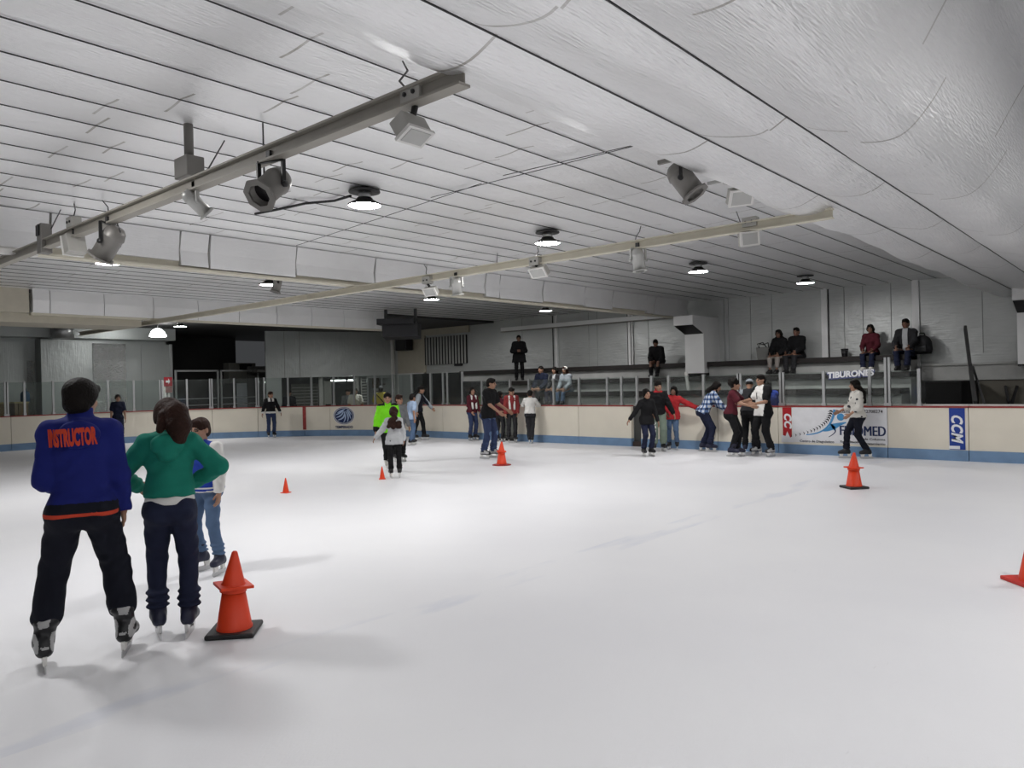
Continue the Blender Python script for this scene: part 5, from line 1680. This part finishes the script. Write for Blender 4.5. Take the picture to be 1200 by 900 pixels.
        if shd['style'] == 'hockey':
            bt.el(an + shin * .115 - fd * .02, V(.072, .068, .04), FB, 0.02); bt.el(toe, V(.052, .05, .045), FB, 0.02)
            bt.el(an + shin * .15 - fd * .055, V(.05, .03, .06), FB, 0.02)
        bt.plane(V(0, 0, zs + 0.004), -Z3); bt.plane(an + shin * (top_h + .01), shin)
        bm_ = [shd['mat']] + ([shd['mat2']] if 'mat2' in shd else [])

        def bmat(c):
            out = np.zeros(len(c), int)
            if 'mat2' in shd:
                q = (c - an) @ FB.T
                out[(np.abs(q[:, 0]) > .030) & (np.abs(q[:, 2] + .0) < .055) & (np.abs(np.abs(q[:, 0]) - .036 - .35 * np.abs(q[:, 2] + .005)) < .014)] = 1
                out[(q[:, 1] < -.03) & (q[:, 2] > .085) & (q[:, 2] < .135) & (np.abs(q[:, 0]) < .036 - .25 * (.135 - q[:, 2]))] = 1
                out[(q[:, 1] < -.05) & (np.abs(q[:, 2] + .022) < .009) & (np.abs(q[:, 0]) < .02)] = 1
            return out
        so = make_mesh(shd['kind'], [bt.mesh(0.0075 if near else 0.0125)], bm_, root, s, off, bmat)
        if skates:
            # holder and runner under the sole (in real metres)
            c = an * s + V(0, 0, off); c[2] = zs * s + off
            M = Matrix(((sd[0], fd[0], 0, c[0]), (sd[1], fd[1], 0, c[1]), (0, 0, 1, c[2]), (0, 0, 0, 1)))
            b = MB(); k = s
            b.prism([(-.10 * k, 0.012), (-.02 * k, 0.012), (-.035 * k, -.045), (-.085 * k, -.045)], -.011, .011, 'x', M, 0)
            b.prism([(.06 * k, 0.012), (.15 * k, 0.012), (.135 * k, -.045), (.08 * k, -.045)], -.011, .011, 'x', M, 0)
            b.prism([(-.11 * k, -.04), (.15 * k, -.04), (.17 * k, -.05), (.172 * k, -.066), (.15 * k, -.083), (.10 * k, -.085), (-.09 * k, -.085), (-.125 * k, -.078), (-.125 * k, -.055)], -.0035, .0035, 'x', M, 1)
            b.build('blade', [shd['holder'], STEEL], so)
    return root, dict(P=P * s + V(0, 0, off), s=s, off=off, u=u, a=a, f=f, N=N, top=jo, hc=Hc)


def print_on(root, jacket, txt, size, zc, yaw_back, material, name='lettering', sx=1.0, offset=0.0, tilt=0.0, xoff=0.0, gap=0.004, front=False):
    """lettering pressed onto the back (or front) of a garment"""
    me = text_mesh(txt, size, 0.0, offset, 0.0, 1.0)
    bm = bmesh.new(); bm.from_mesh(me)
    ww_ = max(v.co.x for v in bm.verts) - min(v.co.x for v in bm.verts)
    for v in bm.verts: v.co.x *= sx / ww_
    xs = [v.co.x for v in bm.verts]; ys_ = [v.co.y for v in bm.verts]
    for x in np.arange(min(xs), max(xs), 0.012):
        bmesh.ops.bisect_plane(bm, geom=bm.verts[:] + bm.edges[:] + bm.faces[:], plane_co=(x, 0, 0), plane_no=(1, 0, 0))
    for y in np.arange(min(ys_), max(ys_), 0.02):
        bmesh.ops.bisect_plane(bm, geom=bm.verts[:] + bm.edges[:] + bm.faces[:], plane_co=(0, y, 0), plane_no=(0, 1, 0))
    tree = BVHTree.FromPolygons([v.co.copy() for v in jacket.data.vertices], [tuple(p.vertices) for p in jacket.data.polygons])
    sg = -1 if front else 1
    for v in bm.verts:
        x, y = v.co.x, v.co.y
        x, y = x * math.cos(tilt) - y * math.sin(tilt), x * math.sin(tilt) + y * math.cos(tilt)
        X = (-x if not front else x) + xoff; Zv = zc + y
        hits = [tree.ray_cast(Vector((X + ex, 1.0 * sg, Zv + ez)), Vector((0, -1.0 * sg, 0)))[0] for ex in (-.02, 0, .02) for ez in (-.03, 0, .03)]
        ys2 = [q.y * sg for q in hits if q]
        yy = max(ys2) * sg if ys2 else 0.1 * sg
        v.co = Vector((X, yy + gap * sg, Zv))
    me2 = bpy.data.meshes.new(name); bm.to_mesh(me2); bm.free()
    return link_mesh(name, me2, material, jacket)


# ------------------------------------------------------------------ clothes colours
C = {}
for nme, c in dict(royal=(0.011, 0.017, 0.145), navyblack=(0.008, 0.009, 0.016), green=(0.012, 0.19, 0.135), jean=(0.016, 0.02, 0.045), bluejean=(0.10, 0.16, 0.27),
                   midjean=(0.035, 0.05, 0.11), white=(0.74, 0.73, 0.70), offwhite=(0.78, 0.76, 0.70), black=(0.010, 0.010, 0.011), navy=(0.012, 0.016, 0.035), neon=(0.20, 0.72, 0.02),
                   ltgrey=(0.50, 0.51, 0.52), grey=(0.20, 0.205, 0.215), ltblue=(0.34, 0.44, 0.60), maroon=(0.085, 0.014, 0.022), red=(0.44, 0.03, 0.035), dkred=(0.24, 0.035, 0.035),
                   sage=(0.20, 0.25, 0.20), yellow=(0.75, 0.62, 0.10), blue=(0.02, 0.055, 0.36), orange=(0.55, 0.06, 0.03), taupe=(0.30, 0.27, 0.25), charcoal=(0.03, 0.03, 0.033),
                   steelgrey=(0.30, 0.33, 0.36)).items():
    C[nme] = cloth(nme, c)
BOOTK = mat('boot_black', (0.012, 0.012, 0.014), rough=0.4)
BOOTN = mat('boot_navy', (0.018, 0.02, 0.045), rough=0.45)
BOOTW = mat('boot_white', (0.6, 0.58, 0.54), rough=0.5)
SILV = mat('boot_silver', (0.40, 0.40, 0.40), rough=0.4)


def plaid():
    m = bpy.data.materials.new('cloth_plaid'); m.use_nodes = True; nt = m.node_tree; b = nt.nodes['Principled BSDF']; b.inputs['Roughness'].default_value = 0.85
    tc = nt.nodes.new('ShaderNodeTexCoord'); sep = nt.nodes.new('ShaderNodeSeparateXYZ'); nt.links.new(tc.outputs['Object'], sep.inputs[0])
    def st(sock, sc, th):
        return mnode(nt, 'GREATER_THAN', mnode(nt, 'SINE', mnode(nt, 'MULTIPLY', sock, sc)), th)
    h = mnode(nt, 'ADD', sep.outputs[0], sep.outputs[1])
    f = mnode(nt, 'ADD', mnode(nt, 'MULTIPLY', st(sep.outputs[2], 60, 0.1), 0.45), mnode(nt, 'MULTIPLY', st(h, 60, 0.1), 0.45))
    r = nt.nodes.new('ShaderNodeValToRGB'); r.color_ramp.interpolation = 'CONSTANT'
    r.color_ramp.elements[0].color = (0.62, 0.66, 0.72, 1); r.color_ramp.elements[1].position = 0.3; r.color_ramp.elements[1].color = (0.10, 0.17, 0.34, 1)
    e = r.color_ramp.elements.new(0.7); e.color = (0.015, 0.025, 0.07, 1)
    nt.links.new(f, r.inputs[0]); nt.links.new(r.outputs[0], b.inputs['Base Color']); return m


PLAID = plaid()


def spots(base, dots):
    m = bpy.data.materials.new('cloth_spotted'); m.use_nodes = True; nt = m.node_tree; b = nt.nodes['Principled BSDF']; b.inputs['Roughness'].default_value = 0.85
    tc = nt.nodes.new('ShaderNodeTexCoord'); v = nt.nodes.new('ShaderNodeTexVoronoi'); v.inputs['Scale'].default_value = 9
    nt.links.new(tc.outputs['Object'], v.inputs['Vector'])
    r = nt.nodes.new('ShaderNodeValToRGB'); r.color_ramp.interpolation = 'CONSTANT'; r.color_ramp.elements[0].color = (*dots, 1); r.color_ramp.elements[1].position = 0.24; r.color_ramp.elements[1].color = (*base, 1)
    nt.links.new(v.outputs['Distance'], r.inputs[0]); nt.links.new(r.outputs[0], b.inputs['Base Color']); return m
# ------------------------------------------------------------------ the people
HOCK = dict(style='hockey', mat=BOOTK, mat2=SILV)


def band(lo, hi, inner=0, outer=1):
    def fn(c, x):
        h = (c - x['P']) @ x['u']; out = np.zeros(len(c), int) + inner
        out[(h > lo) & (h < hi)] = outer; return out
    return fn


def instr(c, x):
    h = (c - x['P']) @ x['u']; out = np.zeros(len(c), int)
    arm = np.minimum(Field.dist(('rc', x['sh'][0], x['elb'][0], .07, .07), c), Field.dist(('rc', x['sh'][1], x['elb'][1], .07, .07), c))
    fa = np.minimum(Field.dist(('rc', x['elb'][0], x['wri'][0], .065, .06), c), Field.dist(('rc', x['elb'][1], x['wri'][1], .065, .06), c))
    body = fa > 0.01
    out[body & (h < x['hem'] + .085)] = 1
    out[body & (h < x['hem'] + .024)] = 2
    for i in (0, 1):
        out[np.linalg.norm(c - (x['elb'][i] * .06 + x['wri'][i] * .94), axis=1) < .055] = 2
    out[((c - x['N']) @ x['u'] > 0.092)] = 2
    return out


r, d = person('person in a blue jacket with orange back lettering, seen from behind', foot=(101, 775), head_y=437, face=176, near=True,
              lean=3, build=0.95, feet=((0.222, 0.02, 10, 0), (-0.222, -0.05, -10, 0.0)), pelvis=(0, 0.0, 0.888), head=(-26, -4, 0),
              armL=((0, 8), (70, -18)), armR=((0, 8), (26, 5)), handR=0.5,
              top=dict(kind='jacket', mat=[C['royal'], C['navyblack'], C['orange']], fit=0.026, hem=-0.06, hood=True, collar=0.06, matfun=instr),
              pants=dict(kind='trousers', mat=C['navyblack'], fit=0.028, flare=0.016, bunch=0.0, cut=0.36), hair=('thick', 'b'), shoes=dict(HOCK))
print_on(r, d['top'], 'INSTRUCTOR', 0.135, d['P'][2] + 0.428 * d['s'], 0, C['orange'], sx=0.262, offset=0.008, tilt=0.05, xoff=0.036)

r, d = person('person in a green hoodie with brown ponytail, seen from behind beside the big cone', foot=(203, 745), head_y=464, face=176, near=True, sex='f',
              lean=5, build=1.0, feet=((0.10, -0.02, 12, 0), (-0.115, 0.03, -10, 0)), pelvis=(0, 0.01, 0.90), head=(18, -10, 6),
              armL=((4, 40), (62, -24)), armR=((-12, 44), (52, -46)),
              top=dict(kind='hoodie', mat=C['green'], fit=0.024, hem=0.055, hood=True), pants=dict(kind='jeans', mat=C['jean'], fit=0.017, bunch=0.016, cut=0.16, rise=0.05),
              hair=('ponytail', 'r'), shoes=dict(mat=BOOTN, holder=STEEL), extra=dict(undershirt=(C['white'], -0.005)))


def varsity(c, x):
    h = (c - x['P']) @ x['u']; out = np.zeros(len(c), int); hh = h - x['hem']
    out[(hh < .06)] = 1; out[(hh > .018) & (hh < .042)] = 0
    return out


person('child in a blue and white varsity jacket, half hidden by the green hoodie', foot=(243, 671), head_y=491, face=-35, near=True,
       lean=4, feet=((0.20, -0.04, 5, 0), (-0.12, 0.08, -20, 0.0)), armL=((4, 12), (18, 4)), armR=((4, 12), (18, 4)), head=(-10, -5, 0),
       top=dict(kind='jacket', mat=[C['blue'], C['white']], sleeve_mat=C['white'], fit=0.026, hem=-0.05, matfun=varsity), pants=dict(kind='jeans', mat=C['bluejean'], fit=0.016, cut=0.24, bunch=0.01),
       hair=('short', 'r'), shoes=dict(mat=BOOTN))

person('person in a navy polo shirt standing at the far boards behind the instructor', foot=(139, 522), head_y=462, face=10, sex='f', armL=((4, 12), (10, 4)), armR=((4, 12), (10, 4)),
       top=dict(kind='polo_shirt', mat=C['navy'], sleeve='short', fit=0.02, hem=-0.08), pants=dict(mat=C['jean']), hair=('bun', 'b'))


def blk_white(c, x):
    h = (c - x['P']) @ x['u']; out = np.zeros(len(c), int); fr = (c - x['N']) @ x['f']; lat = np.abs((c - x['P']) @ x['a'])
    out[h < x['hem'] + .07] = 1; out[(h > .40) & (lat > .03) & (lat < .12) & (fr > .04)] = 1; return out


person('child in a black jacket with white hem leaning back against the curved boards', foot=(318, 511), head_y=459, face=15, lean=-2, armL=((-14, 26), (-4, 24)), armR=((-6, 18), (6, 16)), head=(25, -2, 0),
       top=dict(mat=[C['black'], C['white']], fit=0.026, hem=-0.06, matfun=blk_white), pants=dict(kind='jeans', mat=C['midjean']), hair=('short', 'r'), shoes=dict(mat=BOOTK))


def raglan(c, x):
    out = np.zeros(len(c), int); lat = np.abs((c - x['P']) @ x['a']); h = (c - x['P']) @ x['u']
    out[(h > .50) & (lat > .07)] = 1
    for i in (0, 1):
        out[np.linalg.norm(c - x['wri'][i], axis=1) < .10] = 1
    return out


person('boy in a neon green goalkeeper jersey behind the girl with long curly hair', foot=(456, 552), head_y=460, face=6, lean=2, armL=((6, 12), (14, 6)), armR=((2, 16), (8, 10)), head=(-6, -4, 0),
       feet=((0.02, 0.0, 8, 0), (-0.02, 0.2, -6, 0)), top=dict(kind='jersey', mat=[C['neon'], C['black']], fit=0.034, hem=-0.12, matfun=raglan), pants=dict(mat=C['black'], cut=0.3), hair=('short', 'b'), shoes=dict(mat=BOOTW))
person('person in grey looking out from behind the boy in neon green', foot=(468, 541), head_y=463, face=25, head=(20, 0, 0), top=dict(mat=C['grey']), pants=dict(mat=C['black']), hair=('short', 'r'), shoes=dict(mat=BOOTK))
person('girl with long curly hair in a light grey coat, seen from behind', foot=(463, 560), head_y=478, face=183, sex='f', lean=3, armL=((6, 34), (14, 40)), armR=((4, 16), (16, 6)),
       top=dict(kind='coat', mat=C['ltgrey'], fit=0.034, hem=-0.16, loose=0.02), pants=dict(mat=C['black']), hair=('curly', 'r'), shoes=dict(mat=BOOTK), feet=((0.10, 0, 10, 0), (-0.12, 0, -10, 0)))
person('boy in a light blue t-shirt and light jeans walking away', foot=(483, 522), head_y=462, face=120, lean=4, armL=((2, 10), (12, 6)), armR=((-8, 10), (6, 6)), head=(10, -8, 0),
       feet=((0.08, -0.08, 8, 0), (-0.08, 0.10, -4, 0)), top=dict(kind='t_shirt', mat=C['ltblue'], sleeve='short', fit=0.024, hem=-0.10), pants=dict(kind='jeans', mat=C['bluejean'], fit=0.018), hair=('short', 'b'), shoes=dict(mat=BOOTK))
person('boy in a navy vest with grey sleeves gliding with one arm stretched forward', foot=(491, 516), head_y=452, face=75, lean=8, armL=((48, 6), (48, 4)), armR=((-6, 14), (10, 8)), head=(10, -2, 0),
       feet=((0.08, -0.16, 8, 0), (-0.08, 0.16, -4, 0)), top=dict(kind='vest_jacket', mat=C['navyblack'], sleeve_mat=C['steelgrey'], fit=0.024), pants=dict(mat=C['black'], fit=0.012), hair=('short', 'b'), shoes=dict(mat=BOOTK))


def ripped(c, x):
    out = np.zeros(len(c), int)
    for i in (0, 1):
        out[(np.linalg.norm(c - x['kne'][i] - x['f'] * .06, axis=1) < .055)] = 1
        out[(np.linalg.norm(c - x['hip'][i] - x['f'] * .10 + x['u'] * .06, axis=1) < .06)] = 1
    return out


r, d = person('man in a black t-shirt and ripped blue jeans skating beside the tall cone', foot=(573, 537), head_y=442, face=62, lean=7, armL=((30, 6), (62, 10)), armR=((28, 6), (58, -8)), head=(16, -2, 0),
              feet=((0.13, -0.04, 10, 0), (-0.12, 0.06, -12, 0)), top=dict(kind='t_shirt', mat=C['black'], sleeve='short', fit=0.026, hem=-0.11), pants=dict(kind='jeans', mat=[C['midjean'], C['bluejean']], matfun=ripped, fit=0.02),
              hair=('short', 'b'), shoes=dict(mat=BOOTK, mat2=SILV, style='hockey'))
print_on(r, d['top'], 'SKATE', 0.05, d['P'][2] + 0.34 * d['s'], 0, C['ltgrey'], front=True, sx=1.2) if False else None
person('long haired woman in dark red at the boards left of the man in ripped jeans', foot=(554, 514), head_y=454, face=35, sex='f', armL=((10, 8), (40, -6)), armR=((10, 8), (40, -6)), head=(-20, 6, 0),
       top=dict(mat=C['maroon']), pants=dict(kind='jeans', mat=C['midjean']), hair=('long', 'b'), shoes=dict(mat=BOOTK), extra=dict(scarf=C['white']))
person('person in a maroon jacket almost hidden behind the man in the black t-shirt', foot=(586, 514.5), head_y=459, face=150, armL=((6, 12), (14, 6)), armR=((6, 12), (14, 6)), top=dict(mat=C['maroon'], fit=0.03, collar=0.04), pants=dict(mat=C['charcoal']), hair=('short', 'b'), shoes=dict(mat=BOOTK))
person('person in a red jacket with an open white scarf standing in the open gate', foot=(600, 514.5), head_y=454, face=12, armL=((8, 8), (34, -8)), armR=((8, 10), (20, 2)), head=(25, -14, 0),
       top=dict(mat=C['dkred'], fit=0.028), pants=dict(mat=C['charcoal']), hair=('short', 'b'), shoes=dict(mat=BOOTK), extra=dict(scarf=C['white']))
person('child in a white sweater leaning on the board top, back to the ice', foot=(622, 517), H=1.36, face=176, lean=10, armL=((62, 20), (96, -10)), armR=((56, 26), (88, -20)), head=(0, -18, 0),
       feet=((0.05, 0.02, 6, 0), (-0.05, 0.05, -6, 0)), top=dict(kind='sweater', mat=C['white'], fit=0.024, hem=-0.02), pants=dict(mat=C['charcoal'], fit=0.010), hair=('short', 'b'), shoes=dict(mat=BOOTK))

person('woman in a black sweater skating with her arm held out to the left', foot=(759, 535), H=1.42, face=22, sex='f', lean=12, side=-4, armL=((10, 14), (20, 10)), armR=((8, 36), (14, 44)), head=(12, 6, 0),
       feet=((0.10, 0.0, 12, 0), (-0.09, 0.04, -4, 0)), pelvis=(0.02, 0.08, 0.87), top=dict(kind='sweater', mat=C['black'], fit=0.018, hem=-0.14, collar=0.03), pants=dict(kind='jeans', mat=C['jean'], fit=0.010, cut=0.12), hair=('bun', 'b'), shoes=dict(mat=BOOTK))


def sagepants(c, x):
    out = np.zeros(len(c), int); h = c[:, 2]
    k = x['kne'][1]; fr = (c - x['P']) @ x['f']
    lat = np.abs((c - k) @ x['a'])
    out[(fr > .02) & (lat < .026) & (h > .22) & (h < .70) & (np.sin(h * 62) > -.2)] = 1
    return out


person('boy in a black jacket with red collar and sage green trousers', foot=(772, 529), head_y=446.5, face=8, lean=8, armL=((10, 22), (18, 24)), armR=((14, 10), (40, -12)), head=(20, 0, 0),
       feet=((0.12, 0.0, 14, 0), (-0.10, 0.05, -6, 0)), top=dict(mat=[C['black'], C['red']], fit=0.03, hem=-0.05, collar=0.05, matfun=lambda c, x: (((c - x['N']) @ x['u'] > 0.0) & (np.linalg.norm(c - x['N'], axis=1) < .12)).astype(int)),
       pants=dict(mat=[C['sage'], C['white']], matfun=sagepants, fit=0.032, flare=0.02, bunch=0.0, cut=0.22), hair=('short', 'b'), shoes=dict(mat=BOOTK))
person('girl in a red coat and light jeans holding the board top with an outstretched arm', foot=(789, 524), head_y=453, face=-8, sex='f', lean=3, side=6, armL=((10, 66), (12, 70)), armR=((10, 10), (50, -20)), head=(-12, 0, 0), skin=SKIN_D,
       top=dict(kind='coat', mat=C['red'], fit=0.034, hem=-0.14, hood=True), pants=dict(kind='jeans', mat=C['bluejean'], cut=0.2), hair=('bob', 'b'), shoes=dict(mat=BOOTK))
person('person in a blue and white plaid shirt leaning forward onto the boards', foot=(832, 526), H=1.62, face=100, lean=30, armL=((60, 4), (88, -10)), armR=((62, 4), (90, -6)), head=(-14, -4, 0), pelvis=(0, 0.14, 0.87),
       feet=((0.10, 0.14, 8, 0), (-0.10, 0.02, -6, 0)), top=dict(kind='shirt', mat=PLAID, fit=0.024, hem=-0.06), pants=dict(kind='jeans', mat=C['jean'], fit=0.018), hair=('bob', 'b'), shoes=dict(mat=BOOTN))
person('woman in a maroon t-shirt with big curly hair holding a man by the arms', foot=(861, 535), head_y=442, face=78, sex='f', lean=8, armL=((52, 8), (88, 4)), armR=((46, 6), (84, -4)), head=(10, -4, 0),
       feet=((0.07, -0.05, 4, 0), (-0.07, 0.05, -4, 0)), pelvis=(0, 0.06, 0.89), top=dict(kind='t_shirt', mat=C['maroon'], sleeve='short', fit=0.014, hem=-0.02), pants=dict(mat=C['black'], fit=0.008, bunch=0), hair=('afro', 'b'), shoes=dict(mat=BOOTN))
person('person in a dark vest and grey cap leaning on the boards behind the couple', foot=(879, 527), H=1.55, face=172, lean=12, armL=((50, 20), (84, -20)), armR=((50, 20), (84, -20)), head=(0, -14, 0),
       top=dict(kind='vest', mat=C['charcoal'], fit=0.026, hem=-0.02, sleeve_mat=C['steelgrey']), pants=dict(mat=C['black'], fit=0.02), hair=('shaved', 'b'), shoes=dict(mat=BOOTN), extra=dict(cap=C['steelgrey']))


def bw(c, x):
    out = np.zeros(len(c), int); lat = (c - x['P']) @ x['a']; h = (c - x['P']) @ x['u']; fr = (c - x['P']) @ x['f']
    out[(np.abs(lat) > .14 - .3 * np.clip(h - .40, 0, .2))] = 1
    out[(lat > .05) & (fr < 0.02)] = 1
    out[(np.abs(h - .33) < .07) & (np.abs(lat + .03) < .018) & (fr > .05)] = 1
    return out


person('man in a white t-shirt with black sleeves and black trousers facing left', foot=(896, 534.5), head_y=437, face=-48, lean=3, armL=((26, 10), (82, -20)), armR=((40, 6), (84, 6)), head=(-8, -2, 0),
       feet=((0.19, 0.02, 10, 0), (-0.19, -0.02, -10, 0)), pelvis=(0, 0, 0.90), top=dict(kind='t_shirt', mat=[C['white'], C['black']], sleeve='short', fit=0.03, hem=-0.11, matfun=bw), pants=dict(mat=C['black'], fit=0.024), hair=('short', 'b'), shoes=dict(style='hockey', mat=BOOTK, mat2=SILV))
q = on_y(908, 500, 16.75)
person('person in a blue jacket behind the boards, half hidden by the man facing left', loc=(q.x - 0.12, 16.75, -0.02), H=1.58, skates=False, face=200, top=dict(mat=C['blue'], fit=0.03), pants=dict(mat=C['black']), hair=('short', 'b'), armL=((40, 10), (80, -20)), armR=((20, 10), (60, -10)))
person('woman in a white spotted blouse and dark trousers walking left along the boards', foot=(1006, 533.5), head_y=443, face=-72, sex='f', lean=2, armL=((6, 14), (52, -8)), armR=((16, 14), (66, 6)), head=(-4, -2, 0),
       feet=((0.07, 0.17, 4, 0), (-0.07, -0.24, -4, 0)), pelvis=(0, 0, 0.88), top=dict(kind='blouse', mat=spots((0.62, 0.60, 0.55), (0.03, 0.03, 0.04)), sleeve='mid', fit=0.028, hem=-0.05), pants=dict(mat=C['navyblack'], fit=0.012), hair=('long', 'b'), shoes=dict(mat=BOOTK))

# behind the boards, on the rubber floor
F0 = -0.02


def behind(px, off, **k):
    s_ = board_hit(px); p, n = board_pt(s_, off)
    lb = k.pop('label')
    return person(lb, loc=(p.x, p.y, F0), skates=False, **k)


behind(333, 0.75, label='person in dark clothes standing behind the curved boards beside the child in black', H=1.60, face=-20, top=dict(mat=C['navyblack'], fit=0.03), pants=dict(mat=C['black']), hair=('short', 'b'))
behind(403, 0.9, label='person in a white shirt at the skate counter above the round blue mark', H=1.60, face=10, top=dict(kind='shirt', mat=C['offwhite'], sleeve='short', fit=0.028), pants=dict(mat=C['charcoal']), hair=('short', 'b'), armL=((10, 16), (30, 10)), armR=((10, 16), (30, 10)))
behind(391, 1.25, label='person in dull grey at the skate counter left of the one in the white shirt', H=1.58, face=-20, top=dict(kind='shirt', mat=C['grey'], fit=0.026), pants=dict(mat=C['charcoal']), hair=('short', 'b'))


def strap(c, x):
    out = np.zeros(len(c), int); lat = (c - x['P']) @ x['a']; h = (c - x['P']) @ x['u']
    out[np.abs(lat * 0.75 - (h - .30) * .62) < .018] = 1; return out


behind(433.5, 0.75, label='person in a yellow shirt with a dark strap across the back', H=1.66, face=180, top=dict(kind='shirt', mat=[C['yellow'], C['black']], sleeve='short', fit=0.034, matfun=strap), pants=dict(mat=C['charcoal']), hair=('short', 'b'), extra=dict(cap=C['grey']), armL=((10, 16), (40, 0)), armR=((10, 16), (40, 0)))
behind(532, 0.9, label='child in neon green behind the boards, the left one of the two', H=1.42, face=70, lean=10, head=(0, -10, 0), top=dict(kind='vest', mat=C['neon'], sleeve_mat=C['neon'], fit=0.03), pants=dict(mat=C['black']), hair=('short', 'b'), armL=((20, 10), (60, 0)), armR=((20, 10), (60, 0)))
behind(543, 1.0, label='child in neon green behind the boards, the right one of the two', H=1.52, face=150, lean=6, top=dict(kind='vest', mat=C['neon'], fit=0.03), pants=dict(mat=C['black']), hair=('short', 'b'), armL=((20, 10), (60, 0)), armR=((20, 16), (50, 0)))
# on the bleachers
q = on_y(609, 450, 19.75)
person('person in a long dark coat standing high on the left end of the bleachers', loc=(q.x, 19.75, 1.70), skates=False, H=1.58, base_z=1.70, face=0, top=dict(kind='coat', mat=C['black'], fit=0.05, hem=-0.24, loose=0.03), pants=dict(mat=C['black']), hair=('shaved', 'b'), skin=SKIN_D, armL=((20, 14), (90, -40)), armR=((20, 14), (90, -40)))
SITF = ((0.10, -0.42, 4, 0), (-0.10, -0.42, -4, 0))


def seated(label, px, row, **k):
    """row 0 is the top bench; feet rest on the step below"""
    yb, zb, zf = [(20.45, 2.12, 1.70), (19.6, 1.70, 1.32), (18.75, 1.32, 0.92)][row]
    H = k.pop('H', 1.60); s = H / 1.72
    q = on_y(px, 430, yb)
    pz = (zb - zf) / s + 0.085 - 0.02 / s
    feet = k.pop('feet', SITF)
    ft = tuple((a, -0.40 / s + b * 0 - 0.02, c, e) for a, b, c, e in feet)
    fc = k.pop('face', 0)
    return person(label, loc=(q.x, yb, zf), base_z=zf, skates=False, H=H, face=fc, heading=(0, -1), pelvis=(0, 0, pz), feet=ft, kneepole=(V(0.15, -1, 0.6), V(-0.15, -1, 0.6)), **k)


ARMS = dict(armL=((26, 10), (66, -14)), armR=((26, 10), (66, -14)))
seated('person in black sitting alone on the top bench near the boxed column', 772, 0, H=1.58, lean=24, head=(10, -8, 0), top=dict(mat=C['black'], fit=0.04), pants=dict(mat=C['black']), hair=('short', 'b'), skin=SKIN_D, face=10, **ARMS)
seated('person in black with pale trousers on the top bench, beside the shopping bag', 915, 0, H=1.62, lean=6, top=dict(mat=C['black'], fit=0.034), pants=dict(mat=C['taupe'], cut=0.35, bunch=0), hair=('bob', 'b'), face=-6, sex='f', skin=SKIN_D, **ARMS)
seated('person in black on the top bench, right of the pair against the wall batten', 935, 0, H=1.68, lean=2, top=dict(mat=C['black'], fit=0.034), pants=dict(mat=C['charcoal']), hair=('short', 'b'), face=-8, skin=SKIN_D, **ARMS)
seated('long haired woman in a dark red sweater sitting on the top bench', 1022, 0, H=1.58, lean=6, sex='f', top=dict(kind='sweater', mat=C['maroon'], fit=0.024), pants=dict(kind='jeans', mat=C['jean']), hair=('long', 'b'), skin=SKIN_D, shoes=dict(mat=BOOTW), **ARMS)


def openj(c, x):
    out = np.zeros(len(c), int); lat = (c - x['P']) @ x['a']; fr = (c - x['P']) @ x['f']; h = (c - x['P']) @ x['u']
    out[(np.abs(lat) < .055) & (fr > .05)] = 1; return out


seated('man in a dark open jacket on the top bench beside the backpack', 1063, 0, H=1.76, lean=2, top=dict(mat=[C['charcoal'], C['ltgrey']], fit=0.03, matfun=openj), pants=dict(kind='jeans', mat=C['jean']), hair=('short', 'b'), skin=SKIN_D, head=(-8, 0, 0), **ARMS)
seated('person in a navy jacket on a lower bench, leftmost of the three', 636, 2, H=1.68, lean=8, top=dict(mat=C['navy'], fit=0.034), pants=dict(mat=C['charcoal']), hair=('shaved', 'b'), **ARMS)
seated('person in a dark jacket on a lower bench, middle one of the three', 652, 2, H=1.58, lean=8, sex='f', top=dict(mat=[C['charcoal'], C['ltgrey']], fit=0.03, matfun=openj), pants=dict(mat=C['jean']), hair=('long', 'b'), **ARMS)
seated('person in a pale blue jacket and white cap on a lower bench', 665, 2, H=1.58, lean=12, sex='f', top=dict(mat=C['steelgrey'], fit=0.034), pants=dict(kind='jeans', mat=C['bluejean']), hair=('bob', 'r'), extra=dict(cap=C['offwhite']), **ARMS)
# ------------------------------------------------------------------ world and view
wd = bpy.data.worlds.new('world'); SC.world = wd; wd.use_nodes = True
wd.node_tree.nodes['Background'].inputs[0].default_value = (0.5, 0.52, 0.55, 1)
wd.node_tree.nodes['Background'].inputs[1].default_value = 0.05
SC.view_settings.view_transform = 'Standard'
SC.view_settings.look = 'None'
SC.view_settings.gamma = 1.0
SC.view_settings.use_curve_mapping = False
SC.view_settings.exposure = 0.86
